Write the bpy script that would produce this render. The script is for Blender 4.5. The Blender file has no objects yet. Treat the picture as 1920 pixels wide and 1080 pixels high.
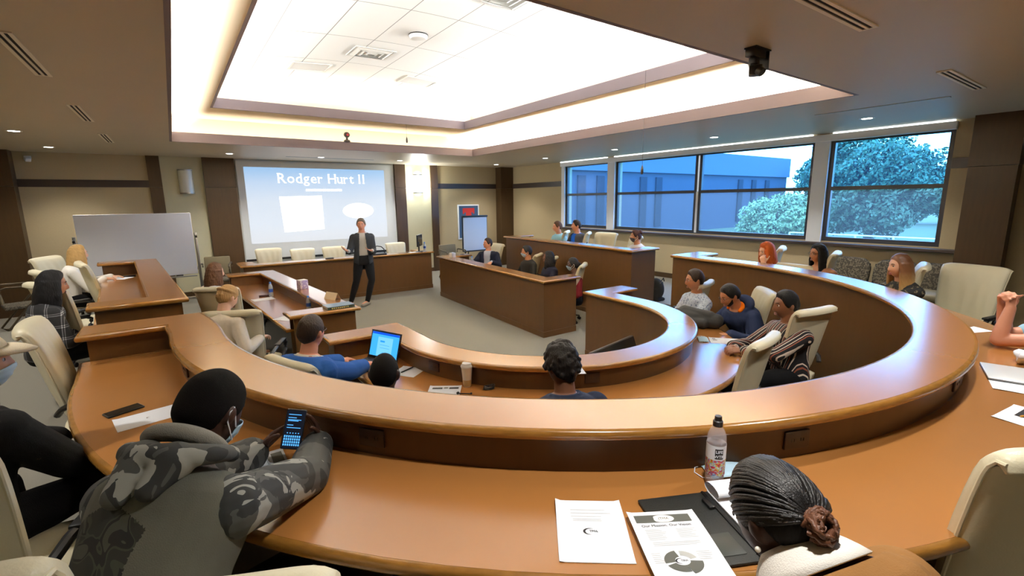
import bpy, bmesh, math, random
import numpy as np
from mathutils import Vector, Matrix

random.seed(7)
RNG = np.random.default_rng(11)
SC = bpy.context.scene
COL = SC.collection
PI = math.pi


def S(r, g, b):
    """sRGB 0-255 to linear"""
    def f(c):
        c /= 255.0
        return c / 12.92 if c <= 0.04045 else ((c + 0.055) / 1.055) ** 2.4
    return (f(r), f(g), f(b), 1.0)


# ---------------------------------------------------------------- materials
MATS = {}


def mat(name, col, rough=0.5, metal=0.0, spec=0.5, emit=None, estr=0.0, var=0.0, vscale=8.0, vstretch=(1, 1, 1),
        bump=0.0, bscale=60.0, bstretch=(1, 1, 1), trans=0.0, alpha=1.0, coat=0.0, sheen=0.0, sub=0.0):
    if name in MATS:
        return MATS[name]
    m = bpy.data.materials.new(name)
    m.use_nodes = True
    nt = m.node_tree
    p = nt.nodes['Principled BSDF']
    p.inputs['Base Color'].default_value = col
    p.inputs['Roughness'].default_value = rough
    p.inputs['Metallic'].default_value = metal
    p.inputs['Specular IOR Level'].default_value = spec
    if coat:
        p.inputs['Coat Weight'].default_value = coat
        p.inputs['Coat Roughness'].default_value = 0.24
    if sheen:
        p.inputs['Sheen Weight'].default_value = sheen
    if trans:
        p.inputs['Transmission Weight'].default_value = trans
    if alpha < 1:
        p.inputs['Alpha'].default_value = alpha
    if emit:
        p.inputs['Emission Color'].default_value = emit
        p.inputs['Emission Strength'].default_value = estr
    if var or bump:
        tc = nt.nodes.new('ShaderNodeTexCoord')
    if var:
        mp = nt.nodes.new('ShaderNodeMapping')
        mp.inputs['Scale'].default_value = vstretch
        nt.links.new(tc.outputs['Object'], mp.inputs['Vector'])
        n = nt.nodes.new('ShaderNodeTexNoise')
        n.inputs['Scale'].default_value = vscale
        n.inputs['Detail'].default_value = 5
        nt.links.new(mp.outputs['Vector'], n.inputs['Vector'])
        r = nt.nodes.new('ShaderNodeMix')
        r.data_type = 'RGBA'
        r.inputs['A'].default_value = tuple(c * (1 - var) for c in col[:3]) + (1,)
        r.inputs['B'].default_value = tuple(min(1, c * (1 + var)) for c in col[:3]) + (1,)
        nt.links.new(n.outputs['Fac'], r.inputs['Factor'])
        nt.links.new(r.outputs['Result'], p.inputs['Base Color'])
    if bump:
        mp = nt.nodes.new('ShaderNodeMapping')
        mp.inputs['Scale'].default_value = bstretch
        nt.links.new(tc.outputs['Object'], mp.inputs['Vector'])
        n = nt.nodes.new('ShaderNodeTexNoise')
        n.inputs['Scale'].default_value = bscale
        n.inputs['Detail'].default_value = 3
        nt.links.new(mp.outputs['Vector'], n.inputs['Vector'])
        b = nt.nodes.new('ShaderNodeBump')
        b.inputs['Strength'].default_value = bump
        b.inputs['Distance'].default_value = 0.01
        nt.links.new(n.outputs['Fac'], b.inputs['Height'])
        nt.links.new(b.outputs['Normal'], p.inputs['Normal'])
    MATS[name] = m
    return m


def ramp_mat(name, build, rough=0.7):
    """build(nt, texcoord) returns a colour socket"""
    if name in MATS:
        return MATS[name]
    m = bpy.data.materials.new(name)
    m.use_nodes = True
    nt = m.node_tree
    p = nt.nodes['Principled BSDF']
    p.inputs['Roughness'].default_value = rough
    tc = nt.nodes.new('ShaderNodeTexCoord')
    nt.links.new(build(nt, tc), p.inputs['Base Color'])
    MATS[name] = m
    return m


def cramp(nt, sock, stops, const=True):
    r = nt.nodes.new('ShaderNodeValToRGB')
    r.color_ramp.interpolation = 'CONSTANT' if const else 'LINEAR'
    e = r.color_ramp.elements
    while len(e) < len(stops):
        e.new(0.5)
    for k, (pos, c) in enumerate(stops):
        e[k].position = pos
        e[k].color = c
    nt.links.new(sock, r.inputs['Fac'])
    return r.outputs['Color']


def camo_build(nt, tc):
    outs = []
    for sc, st, stops in ((7.5, (1, 1, .7), [(0, S(46, 48, 48)), (.50, S(74, 76, 74))]), (9.5, (.8, 1, .55), [(0, (0, 0, 0, 1)), (.60, (1, 1, 1, 1))])):
        mp = nt.nodes.new('ShaderNodeMapping')
        mp.inputs['Scale'].default_value = st
        mp.inputs['Location'].default_value = (sc, 3, 1)
        nt.links.new(tc.outputs['Object'], mp.inputs['Vector'])
        n = nt.nodes.new('ShaderNodeTexNoise')
        n.inputs['Scale'].default_value = sc
        n.inputs['Detail'].default_value = 2.5
        n.inputs['Distortion'].default_value = 1.6
        nt.links.new(mp.outputs['Vector'], n.inputs['Vector'])
        outs.append(cramp(nt, n.outputs['Fac'], stops))
    m = nt.nodes.new('ShaderNodeMix')
    m.data_type = 'RGBA'
    nt.links.new(outs[1], m.inputs['Factor'])
    nt.links.new(outs[0], m.inputs['A'])
    m.inputs['B'].default_value = S(148, 149, 143)
    return m.outputs['Result']


def camo_dark_build(nt, tc):
    n = nt.nodes.new('ShaderNodeTexNoise')
    n.inputs['Scale'].default_value = 14
    n.inputs['Detail'].default_value = 1.2
    n.inputs['Distortion'].default_value = 0.8
    nt.links.new(tc.outputs['Object'], n.inputs['Vector'])
    return cramp(nt, n.outputs['Fac'], [(0, S(40, 42, 36)), (0.47, S(58, 60, 50)), (0.53, S(30, 31, 27)), (0.6, S(66, 67, 58))])


def wave_build(scale, stops, direction='X', dist=0.0, rot=(0, 0, 0)):
    def b(nt, tc):
        mp = nt.nodes.new('ShaderNodeMapping')
        mp.inputs['Rotation'].default_value = rot
        nt.links.new(tc.outputs['Object'], mp.inputs['Vector'])
        w = nt.nodes.new('ShaderNodeTexWave')
        w.bands_direction = direction
        w.wave_profile = 'SAW'
        w.inputs['Scale'].default_value = scale
        w.inputs['Distortion'].default_value = dist
        nt.links.new(mp.outputs['Vector'], w.inputs['Vector'])
        return cramp(nt, w.outputs['Fac'], stops)
    return b


def plaid_build(nt, tc):
    outs = []
    for d in ('X', 'Z'):
        w = nt.nodes.new('ShaderNodeTexWave')
        w.bands_direction = d
        w.wave_profile = 'SAW'
        w.inputs['Scale'].default_value = 3.2
        nt.links.new(tc.outputs['Object'], w.inputs['Vector'])
        outs.append(cramp(nt, w.outputs['Fac'], [(0, (0, 0, 0, 1)), (0.72, (.5, .5, .5, 1)), (0.8, (0, 0, 0, 1)), (0.88, (.5, .5, .5, 1)), (0.94, (0, 0, 0, 1))]))
    a = nt.nodes.new('ShaderNodeMix')
    a.data_type = 'RGBA'
    a.blend_type = 'ADD'
    a.inputs['Factor'].default_value = 1
    nt.links.new(outs[0], a.inputs['A'])
    nt.links.new(outs[1], a.inputs['B'])
    return cramp(nt, a.outputs['Result'], [(0, S(18, 18, 20)), (0.3, S(95, 95, 98)), (0.8, S(190, 190, 190))])


def speckle_build(base, dots, scale=60, thr=0.6):
    def b(nt, tc):
        n = nt.nodes.new('ShaderNodeTexNoise')
        n.inputs['Scale'].default_value = scale
        n.inputs['Detail'].default_value = 2
        nt.links.new(tc.outputs['Object'], n.inputs['Vector'])
        return cramp(nt, n.outputs['Fac'], [(0, base), (thr, dots)])
    return b


# ---------------------------------------------------------------- mesh builder
def nrm(v):
    v = np.asarray(v, float)
    l = np.linalg.norm(v)
    return v / l if l > 1e-9 else v


def basis(d, up=(0, 0, 1)):
    d = nrm(d)
    u = np.asarray(up, float)
    if abs(d @ u) > 0.95:
        u = np.array([0, 1.0, 0]) if abs(d[1]) < 0.9 else np.array([1.0, 0, 0])
    a = nrm(np.cross(d, u))
    b = np.cross(a, d)
    return a, b


def rotz(a):
    c, s = math.cos(a), math.sin(a)
    return np.array([[c, -s, 0], [s, c, 0], [0, 0, 1.0]])


def rotax(ax, a):
    ax = nrm(ax)
    K = np.array([[0, -ax[2], ax[1]], [ax[2], 0, -ax[0]], [-ax[1], ax[0], 0]])
    return np.eye(3) + math.sin(a) * K + (1 - math.cos(a)) * K @ K


class MB:
    def __init__(s):
        s.v = []
        s.f = []
        s.mi = []
        s.cur = 0

    def add(s, V, F):
        o = len(s.v)
        s.v.extend([tuple(map(float, q)) for q in V])
        s.f.extend([tuple(i + o for i in f) for f in F])
        s.mi.extend([s.cur] * len(F))
        return s

    def grid(s, P, closeu=False, closev=False, cap=False):
        """P[nu][nv] points"""
        P = np.asarray(P, float)
        nu, nv = P.shape[:2]
        F = []
        for i in range(nu if closeu else nu - 1):
            for j in range(nv if closev else nv - 1):
                a, b = i, (i + 1) % nu
                c, d = j, (j + 1) % nv
                F.append((a * nv + c, a * nv + d, b * nv + d, b * nv + c))
        if cap:
            F.append(tuple(range(nv))[::-1])
            F.append(tuple((nu - 1) * nv + j for j in range(nv)))
        return s.add(P.reshape(-1, 3), F)

    def box(s, c, size, rz=0.0, bev=0.0, R=None):
        bm = bmesh.new()
        bmesh.ops.create_cube(bm, size=1)
        for v in bm.verts:
            v.co = Vector((v.co.x * size[0], v.co.y * size[1], v.co.z * size[2]))
        if bev:
            bmesh.ops.bevel(bm, geom=list(bm.edges), offset=min(bev, min(size) * 0.45), segments=2, profile=0.5, affect='EDGES')
        M = rotz(rz) if R is None else R
        V = [M @ np.array(v.co) + np.asarray(c, float) for v in bm.verts]
        bm.verts.index_update()
        F = [tuple(v.index for v in f.verts) for f in bm.faces]
        bm.free()
        return s.add(V, F)

    def prism(s, poly, z0, z1, bev=0.0):
        n = len(poly)
        if bev:
            bm = bmesh.new()
            vs = [bm.verts.new((x, y, z0)) for x, y in poly]
            f = bm.faces.new(vs)
            r = bmesh.ops.extrude_face_region(bm, geom=[f])
            for v in r['geom']:
                if isinstance(v, bmesh.types.BMVert):
                    v.co.z = z1
            bmesh.ops.recalc_face_normals(bm, faces=bm.faces)
            bmesh.ops.bevel(bm, geom=[e for e in bm.edges], offset=bev, segments=2, profile=0.5, affect='EDGES')
            bm.verts.index_update()
            V = [tuple(v.co) for v in bm.verts]
            F = [tuple(v.index for v in f.verts) for f in bm.faces]
            bm.free()
            return s.add(V, F)
        V = [(x, y, z0) for x, y in poly] + [(x, y, z1) for x, y in poly]
        F = [tuple(range(n))[::-1], tuple(range(n, 2 * n))]
        F += [(i, (i + 1) % n, n + (i + 1) % n, n + i) for i in range(n)]
        return s.add(V, F)

    def quad(s, a, b, c, d):
        return s.add([a, b, c, d], [(0, 1, 2, 3)])

    def capsule(s, p0, r0, p1, r1, n=10, k=3):
        p0 = np.asarray(p0, float)
        p1 = np.asarray(p1, float)
        d = p1 - p0
        L = np.linalg.norm(d)
        if L < 1e-6:
            d = np.array([0, 0, 1.0])
        d = nrm(d)
        a, b = basis(d)
        rings = []
        for i in range(k):
            t = -PI / 2 + (i + 0.35) * (PI / 2) / k
            rings.append((p0 + d * r0 * math.sin(t), r0 * math.cos(t)))
        rings.append((p0, r0))
        rings.append((p1, r1))
        for i in range(k):
            t = (i + 1 - 0.35) * (PI / 2) / k
            rings.append((p1 + d * r1 * math.sin(t), r1 * math.cos(t)))
        th = np.arange(n) * 2 * PI / n
        P = [[c + r * (a * math.cos(t) + b * math.sin(t)) for t in th] for c, r in rings]
        return s.grid(P, closev=True, cap=True)

    def chain(s, pts, rs, n=10):
        for i in range(len(pts) - 1):
            s.capsule(pts[i], rs[i], pts[i + 1], rs[i + 1], n)
        return s

    def ell(s, c, rad, R=None, n=14, m=9):
        R = np.eye(3) if R is None else R
        P = []
        for i in range(m):
            ph = -PI / 2 + (i + 0.5) * PI / m
            P.append([R @ np.array([rad[0] * math.cos(ph) * math.cos(t), rad[1] * math.cos(ph) * math.sin(t), rad[2] * math.sin(ph)]) + np.asarray(c, float)
                      for t in np.arange(n) * 2 * PI / n])
        return s.grid(P, closev=True, cap=True)

    def tube(s, pts, r, n=8, closed=False, flat=1.0, up=(0, 0, 1)):
        pts = [np.asarray(p, float) for p in pts]
        m = len(pts)
        rs = [r] * m if np.isscalar(r) else r
        P = []
        for i in range(m):
            d = pts[(i + 1) % m] - pts[i - 1] if closed else pts[min(i + 1, m - 1)] - pts[max(i - 1, 0)]
            a, b = basis(d, up)
            P.append([pts[i] + rs[i] * (a * math.cos(t) + b * flat * math.sin(t)) for t in np.arange(n) * 2 * PI / n])
        return s.grid(P, closeu=closed, closev=True, cap=not closed)

    def lathe(s, prof, c=(0, 0, 0), n=20, R=None, cap=True):
        R = np.eye(3) if R is None else R
        P = [[R @ np.array([r * math.cos(t), r * math.sin(t), z]) + np.asarray(c, float) for t in np.arange(n) * 2 * PI / n] for r, z in prof]
        return s.grid(P, closev=True, cap=cap)

    def sweep(s, path, sec, closed=False, cap=True):
        """path: list of ((x,y),(nx,ny)); sec: closed list of (offset,z)"""
        P = [[(p[0][0] + p[1][0] * o, p[0][1] + p[1][1] * o, z) for o, z in sec] for p in path]
        return s.grid(P, closeu=closed, closev=True, cap=cap and not closed)

    def xf(s, R=None, t=(0, 0, 0)):
        V = np.array(s.v)
        if R is not None:
            V = V @ np.asarray(R).T
        s.v = [tuple(q) for q in V + np.asarray(t)]
        return s

    def mesh(s, name):
        me = bpy.data.meshes.new(name)
        me.from_pydata(s.v, [], s.f)
        return me

    def build(s, name, mats, parent=None, smooth=35, loc=None):
        me = s.mesh(name)
        if not isinstance(mats, (list, tuple)):
            mats = [mats]
        for m in mats:
            me.materials.append(m)
        if len(mats) > 1:
            me.polygons.foreach_set('material_index', np.array(s.mi, dtype=np.int32))
        bm = bmesh.new()
        bm.from_mesh(me)
        bmesh.ops.recalc_face_normals(bm, faces=bm.faces)
        bm.to_mesh(me)
        bm.free()
        return link(name, me, parent, smooth, loc)


def link(name, me, parent=None, smooth=35, loc=None):
    o = bpy.data.objects.new(name, me)
    COL.objects.link(o)
    if smooth:
        me.polygons.foreach_set('use_smooth', np.ones(len(me.polygons), dtype=bool))
        if smooth < 180:
            try:
                me.set_sharp_from_angle(angle=math.radians(smooth))
            except Exception:
                pass
    if parent:
        o.parent = parent
    if loc is not None:
        o.location = loc
    return o


def thing(name, label, cat, loc=(0, 0, 0), rz=0.0, group=None):
    o = bpy.data.objects.new(name, None)
    o.empty_display_size = 0.1
    COL.objects.link(o)
    o.location = loc
    o.rotation_euler = (0, 0, rz)
    return tag(o, label, cat, group)


def tag(o, label, cat, group=None):
    o['label'] = label
    o['category'] = cat
    if group:
        o['group'] = group
    return o


def struct(o):
    o['kind'] = 'structure'
    return o


def copy_tree(o, label, loc, rz, group=None):
    c = o.copy()
    COL.objects.link(c)
    c.location = loc
    c.rotation_euler = (0, 0, rz)
    c['label'] = label
    if group:
        c['group'] = group
    for ch in KIDS[o]:
        d = ch.copy()
        COL.objects.link(d)
        d.parent = c
        for g in KIDS.get(ch, ()):
            e = g.copy()
            COL.objects.link(e)
            e.parent = d
    return c


KIDS = {}


def snapshot(o):
    KIDS[o] = list(o.children)
    for ch in KIDS[o]:
        KIDS[ch] = list(ch.children)


def remesh(mb, name, voxel, it=4, fac=0.5):
    me = mb.mesh('tmp')
    o = bpy.data.objects.new('tmp', me)
    COL.objects.link(o)
    m = o.modifiers.new('r', 'REMESH')
    m.mode = 'VOXEL'
    m.voxel_size = voxel
    if it:
        q = o.modifiers.new('s', 'SMOOTH')
        q.factor = fac
        q.iterations = it
    dg = bpy.context.evaluated_depsgraph_get()
    r = bpy.data.meshes.new_from_object(o.evaluated_get(dg))
    bpy.data.objects.remove(o)
    bpy.data.meshes.remove(me)
    r.name = name
    return r


def text_mesh(s, size, align='CENTER', extrude=0.0, bold=0.0):
    """flat text mesh verts/faces in local XY"""
    cu = bpy.data.curves.new('tmp', 'FONT')
    cu.body = s
    cu.size = size
    cu.align_x = align
    cu.align_y = 'CENTER'
    cu.extrude = extrude
    cu.offset = bold
    cu.resolution_u = 2
    o = bpy.data.objects.new('tmp', cu)
    COL.objects.link(o)
    dg = bpy.context.evaluated_depsgraph_get()
    me = bpy.data.meshes.new_from_object(o.evaluated_get(dg))
    V = [tuple(v.co) for v in me.vertices]
    F = [tuple(p.vertices) for p in me.polygons]
    bpy.data.objects.remove(o)
    bpy.data.curves.remove(cu)
    bpy.data.meshes.remove(me)
    return V, F


def put_text(mb, s, size, origin, ex, ey, align='CENTER', bold=0.0):
    V, F = text_mesh(s, size, align, 0, bold)
    o = np.asarray(origin, float)
    ex = np.asarray(ex, float)
    ey = np.asarray(ey, float)
    mb.add([o + ex * v[0] + ey * v[1] for v in V], F)
    return mb


# ---------------------------------------------------------------- shared materials
M_WALL = mat('wall_fabric', S(188, 170, 134), 0.9, var=0.05, vscale=40, bump=0.15, bscale=250)
M_WALL_LIGHT = mat('wall_paint_light', S(205, 198, 165), 0.85, var=0.03, vscale=10)
M_SCREENWALL = mat('screen_fabric', S(225, 226, 222), 0.8)
M_SOFFIT = mat('ceiling_paint', S(196, 184, 162), 0.45, spec=0.3, var=0.03, vscale=2)
M_COVE = mat('cove_paint', S(250, 238, 212), 0.8)
M_COVE_WARM = mat('cove_paint_warm', S(246, 230, 200), 0.8)
M_LIP = mat('lip_paint', S(122, 110, 118), 0.6)
M_DARKWOOD = mat('dark_wood', S(74, 54, 32), 0.35, spec=0.4, var=0.22, vscale=5, vstretch=(6, 6, 0.6))
M_BAND = mat('dark_band', S(58, 46, 40), 0.4)
M_LAM = mat('desk_laminate', S(174, 118, 62), 0.22, spec=0.6, var=0.06, vscale=3, vstretch=(1, 1, 1), coat=.75)
M_PANEL = mat('desk_panel', S(84, 57, 30), 0.34, spec=0.35, var=0.14, vscale=4, vstretch=(5, 5, 0.5))
M_OAK = mat('edge_oak', S(150, 104, 44), 0.22, spec=0.6, var=0.4, vscale=9, vstretch=(2, 2, 14), coat=0.3)
M_CARPET = mat('carpet', S(130, 126, 115), 0.95, var=0.10, vscale=120, bump=0.5, bscale=400)
M_LEATHER = mat('cream_leather', S(222, 214, 184), 0.38, spec=0.5, var=0.05, vscale=5, bump=0.12, bscale=160)
M_BLACKP = mat('black_plastic', S(20, 20, 21), 0.4)
M_BLACKR = mat('black_rubber', S(12, 12, 12), 0.7)
M_CHROME = mat('chrome', S(200, 200, 200), 0.2, 1.0)
M_ALU = mat('aluminium', S(150, 150, 148), 0.35, 0.9)
M_WHITE = mat('white_plastic', S(235, 235, 232), 0.4)
M_PAPER = mat('paper', S(241, 246, 255), 0.8)
M_INK = mat('ink', S(40, 40, 42), 0.8)
M_GREYINK = mat('grey_ink', S(96, 98, 92), 0.8)
M_PALEINK = mat('pale_ink', S(190, 192, 190), 0.8)
M_OUTLET = mat('outlet_brown', S(52, 32, 18), 0.4)
M_WINFRAME = mat('window_frame', S(44, 46, 54), 0.4)
M_WINWHITE = mat('window_white', S(246, 248, 250), 0.5)
M_SCREENBLK = mat('screen_black', S(10, 10, 12), 0.12)


def emis(name, col, s):
    if name in MATS:
        return MATS[name]
    m = bpy.data.materials.new(name)
    m.use_nodes = True
    nt = m.node_tree
    nt.nodes.remove(nt.nodes['Principled BSDF'])
    e = nt.nodes.new('ShaderNodeEmission')
    e.inputs['Color'].default_value = col
    e.inputs['Strength'].default_value = s
    nt.links.new(e.outputs['Emission'], nt.nodes['Material Output'].inputs['Surface'])
    MATS[name] = m
    return m
# ================================================================ ROOM
ZC = 3.098          # soffit height
XL, XR = -3.0, 9.0
YB, YF = 12.9, -1.6
TIER = 0.30


def boxspan(mb, x0, x1, y0, y1, z0, z1, bev=0.0):
    return mb.box(((x0 + x1) / 2, (y0 + y1) / 2, (z0 + z1) / 2), (abs(x1 - x0), abs(y1 - y0), abs(z1 - z0)), bev=bev)


# ---- floor: the sunken well and the raised tier around it
mb = MB()
boxspan(mb, XL - .3, XR + .3, YF - .3, YB + .3, -0.15, 0.0)
struct(mb.build('floor', M_CARPET, smooth=0))
mb = MB()
arc = []
for k in range(0, 41):
    a = PI + PI * k / 40
    arc.append((3.025 + 2.98 * math.cos(a), 3.627 + 2.98 * math.sin(a)))
poly = [(XL, 4.30)] + [(0.0, 4.30)] + arc + [(6.05, 4.30), (XR, 4.30), (XR, YF), (XL, YF)]
mb.prism(poly, 0.002, TIER)
boxspan(mb, XL, -0.70, 4.30, 9.6, 0.002, TIER)
boxspan(mb, 6.68, XR, 4.30, 9.6, 0.002, TIER)
boxspan(mb, -0.72, -0.40, 4.30, 5.10, 0.002, .15)
boxspan(mb, 6.40, 6.70, 4.30, 5.10, 0.002, .15)
struct(mb.build('floor_tier', M_CARPET, smooth=0))

# ---- walls
mb = MB()
boxspan(mb, XL - .2, XR + .2, YB, YB + .2, 0, ZC + 1.2)
struct(mb.build('wall_back', M_WALL, smooth=0))
mb = MB()
boxspan(mb, XL - .2, XL, YF, YB, 0, ZC + 1.2)
struct(mb.build('wall_left', M_WALL, smooth=0))
mb = MB()
boxspan(mb, XL - .2, XR + .2, YF - .2, YF, 0, ZC + 1.2)
struct(mb.build('wall_front', M_WALL, smooth=0))
WB, WT = 1.33, 2.97   # window bottom / top
WINS = [(8.49, 10.10), (3.77, 8.25), (1.99, 3.54)]
mb = MB()
boxspan(mb, XR, XR + .25, YF, YB, 0, WB)
boxspan(mb, XR, XR + .25, YF, YB, WT, ZC + 1.2)
boxspan(mb, XR, XR + .25, YF, 1.99, WB, WT)
boxspan(mb, XR, XR + .25, 10.10, YB, WB, WT)
boxspan(mb, XR, XR + .25, 3.54, 3.77, WB, WT)
boxspan(mb, XR, XR + .25, 8.25, 8.49, WB, WT)
struct(mb.build('wall_right', M_WALL, smooth=0))
# light panels of the back wall
for k, (a, b, m) in enumerate([(-0.123, 0.646, M_WALL_LIGHT), (1.267, 5.124, M_SCREENWALL), (5.437, 6.229, M_WALL_LIGHT)]):
    mb = MB()
    boxspan(mb, a, b, YB - .012, YB, 0.1, ZC)
    struct(mb.build('wall_back_panel', m, smooth=0))
# dark timber pilasters
n = 0
for (x0, x1, d) in [(-3.0, -2.35, .3), (-0.35, -0.123, .05), (0.646, 1.267, .08), (5.124, 5.437, .08), (6.229, 6.451, .05), (8.53, 9.0, .30)]:
    n += 1
    mb = MB()
    boxspan(mb, x0, x1, YB - d, YB, 0, 2.44)
    boxspan(mb, x0 - .001, x1 + .001, YB - d - .004, YB, 2.445, ZC)
    struct(mb.build('trim_%d' % n, M_DARKWOOD, smooth=0))
mb = MB()
boxspan(mb, 8.74, XR, 1.29, 1.76, TIER, 2.44)
boxspan(mb, 8.735, XR, 1.285, 1.765, 2.445, ZC)
struct(mb.build('trim_7', M_DARKWOOD, smooth=0))
# dark bands around the room
n = 7
for (a, b, c, d) in [(-2.35, -0.35, YB - .02, YB), (6.451, 8.53, YB - .02, YB), (XR - .02, XR, 10.24, YB - .3), (XR - .02, XR, 1.765, 1.985)]:
    n += 1
    mb = MB()
    boxspan(mb, a, b, c, d, 2.44, 2.585)
    struct(mb.build('trim_%d' % n, M_BAND, smooth=0))
mb = MB()
boxspan(mb, -2.35, 8.53, YB - .025, YB, 0.0, .11)
struct(mb.build('baseboard_back', M_DARKWOOD, smooth=0))
mb = MB()
boxspan(mb, XR - .02, XR, 1.765, 9.6, TIER, TIER + .11)
boxspan(mb, XR - .02, XR, 9.6, YB - .3, 0, .11)
struct(mb.build('baseboard_right', M_DARKWOOD, smooth=0))
mb = MB()
boxspan(mb, XL, XL + .02, 9.6, YB - .3, 0, .11)
boxspan(mb, XL, XL + .02, YF, 9.6, TIER, TIER + .11)
struct(mb.build('baseboard_left', M_DARKWOOD, smooth=0))

# ---- windows


def pane_mat(name, tint, haze, hcol):
    m = bpy.data.materials.new(name)
    m.use_nodes = True
    nt = m.node_tree
    nt.nodes.remove(nt.nodes['Principled BSDF'])
    t = nt.nodes.new('ShaderNodeBsdfTransparent')
    t.inputs['Color'].default_value = tint
    g = nt.nodes.new('ShaderNodeBsdfGlossy')
    g.inputs['Roughness'].default_value = 0.25
    g.inputs['Color'].default_value = (0.8, 0.9, 1, 1)
    d = nt.nodes.new('ShaderNodeBsdfTranslucent')
    d.inputs['Color'].default_value = hcol
    a = nt.nodes.new('ShaderNodeMixShader')
    a.inputs['Fac'].default_value = 0.012
    nt.links.new(t.outputs[0], a.inputs[1])
    nt.links.new(g.outputs[0], a.inputs[2])
    b = nt.nodes.new('ShaderNodeMixShader')
    b.inputs['Fac'].default_value = haze
    nt.links.new(a.outputs[0], b.inputs[1])
    nt.links.new(d.outputs[0], b.inputs[2])
    nt.links.new(b.outputs[0], nt.nodes['Material Output'].inputs['Surface'])
    return m


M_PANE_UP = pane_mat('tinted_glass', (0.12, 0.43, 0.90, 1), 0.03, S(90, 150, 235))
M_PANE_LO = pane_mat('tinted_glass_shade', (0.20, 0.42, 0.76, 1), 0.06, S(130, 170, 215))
for k, (y0, y1) in enumerate(WINS):
    win = thing('window_%d' % (k + 1), '', 'window')
    del win['label'], win['category']
    struct(win)
    spans = [(y0, y1)] if k != 1 else [(y0, 5.96), (6.0, y1)]
    fr = MB()
    xa, xb = XR + .03, XR + .10
    boxspan(fr, xa, xb, y0, y1, WB, WB + .07)
    boxspan(fr, xa, xb, y0, y1, WT - .025, WT)
    for (a, b) in spans:
        boxspan(fr, xa, xb, a, a + .06, WB + .07, WT - .025)
        boxspan(fr, xa, xb, b - .06, b, WB + .07, WT - .025)
        boxspan(fr, xa + .005, xb - .005, a + .06, b - .06, 2.175, 2.235)
    f = struct(fr.build('window_frame', M_WINFRAME, win, smooth=0))
    for (a, b) in spans:
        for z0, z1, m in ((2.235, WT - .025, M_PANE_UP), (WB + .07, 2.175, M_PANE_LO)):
            p = MB()
            x = XR + .065
            p.quad((x, a + .06, z0), (x, b - .06, z0), (x, b - .06, z1), (x, a + .06, z1))
            struct(p.build('pane', m, win, smooth=0))
    if k == 1:
        p = MB()
        boxspan(p, XR + .02, XR + .06, 5.955, 6.005, WB + .02, 2.205)
        struct(p.build('mullion', M_WINWHITE, win, smooth=0))
# white facings between the windows, header and daylight gap
n = 11
for (a, b) in [(3.54, 3.77), (8.25, 8.49), (10.10, 10.23)]:
    n += 1
    mb = MB()
    boxspan(mb, XR - .03, XR + .005, a, b, WB - .02, WT)
    struct(mb.build('trim_%d' % n, M_WINWHITE, smooth=0))
mb = MB()
boxspan(mb, XR - .07, XR + .005, 1.98, 10.24, WT, ZC - .018, bev=.006)
struct(mb.build('trim_%d' % (n + 1), M_WINWHITE, smooth=0))
mb = MB()
boxspan(mb, XR - .14, XR, 1.76, 10.26, 1.262, 1.312, bev=.008)
struct(mb.build('trim_%d' % (n + 2), M_BAND, smooth=0))
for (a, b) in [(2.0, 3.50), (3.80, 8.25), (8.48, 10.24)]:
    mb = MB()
    boxspan(mb, XR - .066, XR - .05, a, b, ZC - .016, ZC - .003)  # emissive strip added in place of daylight showing through the gap over the header
    o = mb.build('daylight_gap_strip', emis('strip_glow', (0.85, 0.95, 1, 1), 5.0), smooth=0)
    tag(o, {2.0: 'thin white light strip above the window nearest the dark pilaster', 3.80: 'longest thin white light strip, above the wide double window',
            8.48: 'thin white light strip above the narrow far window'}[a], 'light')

# ---- stepped tray ceiling
TX0, TX1, TY0, TY1 = 0.11, 5.86, 2.13, 9.82
ZL1, ZK = 3.255, 3.545
mb = MB()
for (a, b, c, d) in [(XL, TX0, YF, YB), (TX1, XR, YF, YB), (TX0, TX1, YF, TY0), (TX0, TX1, TY1, YB)]:
    boxspan(mb, a, b, c, d, ZC, ZC + .03)
struct(mb.build('ceiling', M_SOFFIT, smooth=0))


def ring(name, x0, x1, y0, y1, z0, z1, t, m):
    r = MB()
    boxspan(r, x0 - t, x0, y0 - t, y1 + t, z0, z1)
    boxspan(r, x1, x1 + t, y0 - t, y1 + t, z0, z1)
    boxspan(r, x0, x1, y0 - t, y0, z0, z1)
    boxspan(r, x0, x1, y1, y1 + t, z0, z1)
    return struct(r.build(name, m, smooth=0))


TR = .36
ring('ceiling_lip', TX0 + .006, TX1 - .006, TY0 + .006, TY1 - .006, ZC - .001, ZL1, .034, M_LIP)
ring('ceiling_cove_wall', TX0 - TR, TX1 + TR, TY0 - TR, TY1 + TR, ZC + .03, ZK, .03, M_COVE_WARM)
UX0, UX1, UY0, UY1 = 0.68, 5.17, 3.02, 8.95
mb = MB()
e = TR + .03
for (a, b, c, d) in [(TX0 - e, UX0, TY0 - e, TY1 + e), (UX1, TX1 + e, TY0 - e, TY1 + e), (UX0, UX1, TY0 - e, UY0), (UX0, UX1, UY1, TY1 + e)]:
    boxspan(mb, a, b, c, d, ZK, ZK + .03)
struct(mb.build('ceiling_cove', M_COVE_WARM, smooth=0))
ring('ceiling_upper_lip', UX0 + .006, UX1 - .006, UY0 + .006, UY1 - .006, ZK - .001, ZK + .155, .034, M_LIP)
ring('ceiling_upper_wall', UX0 - TR, UX1 + TR, UY0 - TR, UY1 + TR, ZK + .03, 4.25, .03, M_COVE)


def vault_z(x):
    return 3.96 + .22 * (1 - ((x - 2.925) / 2.62) ** 2)


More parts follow.
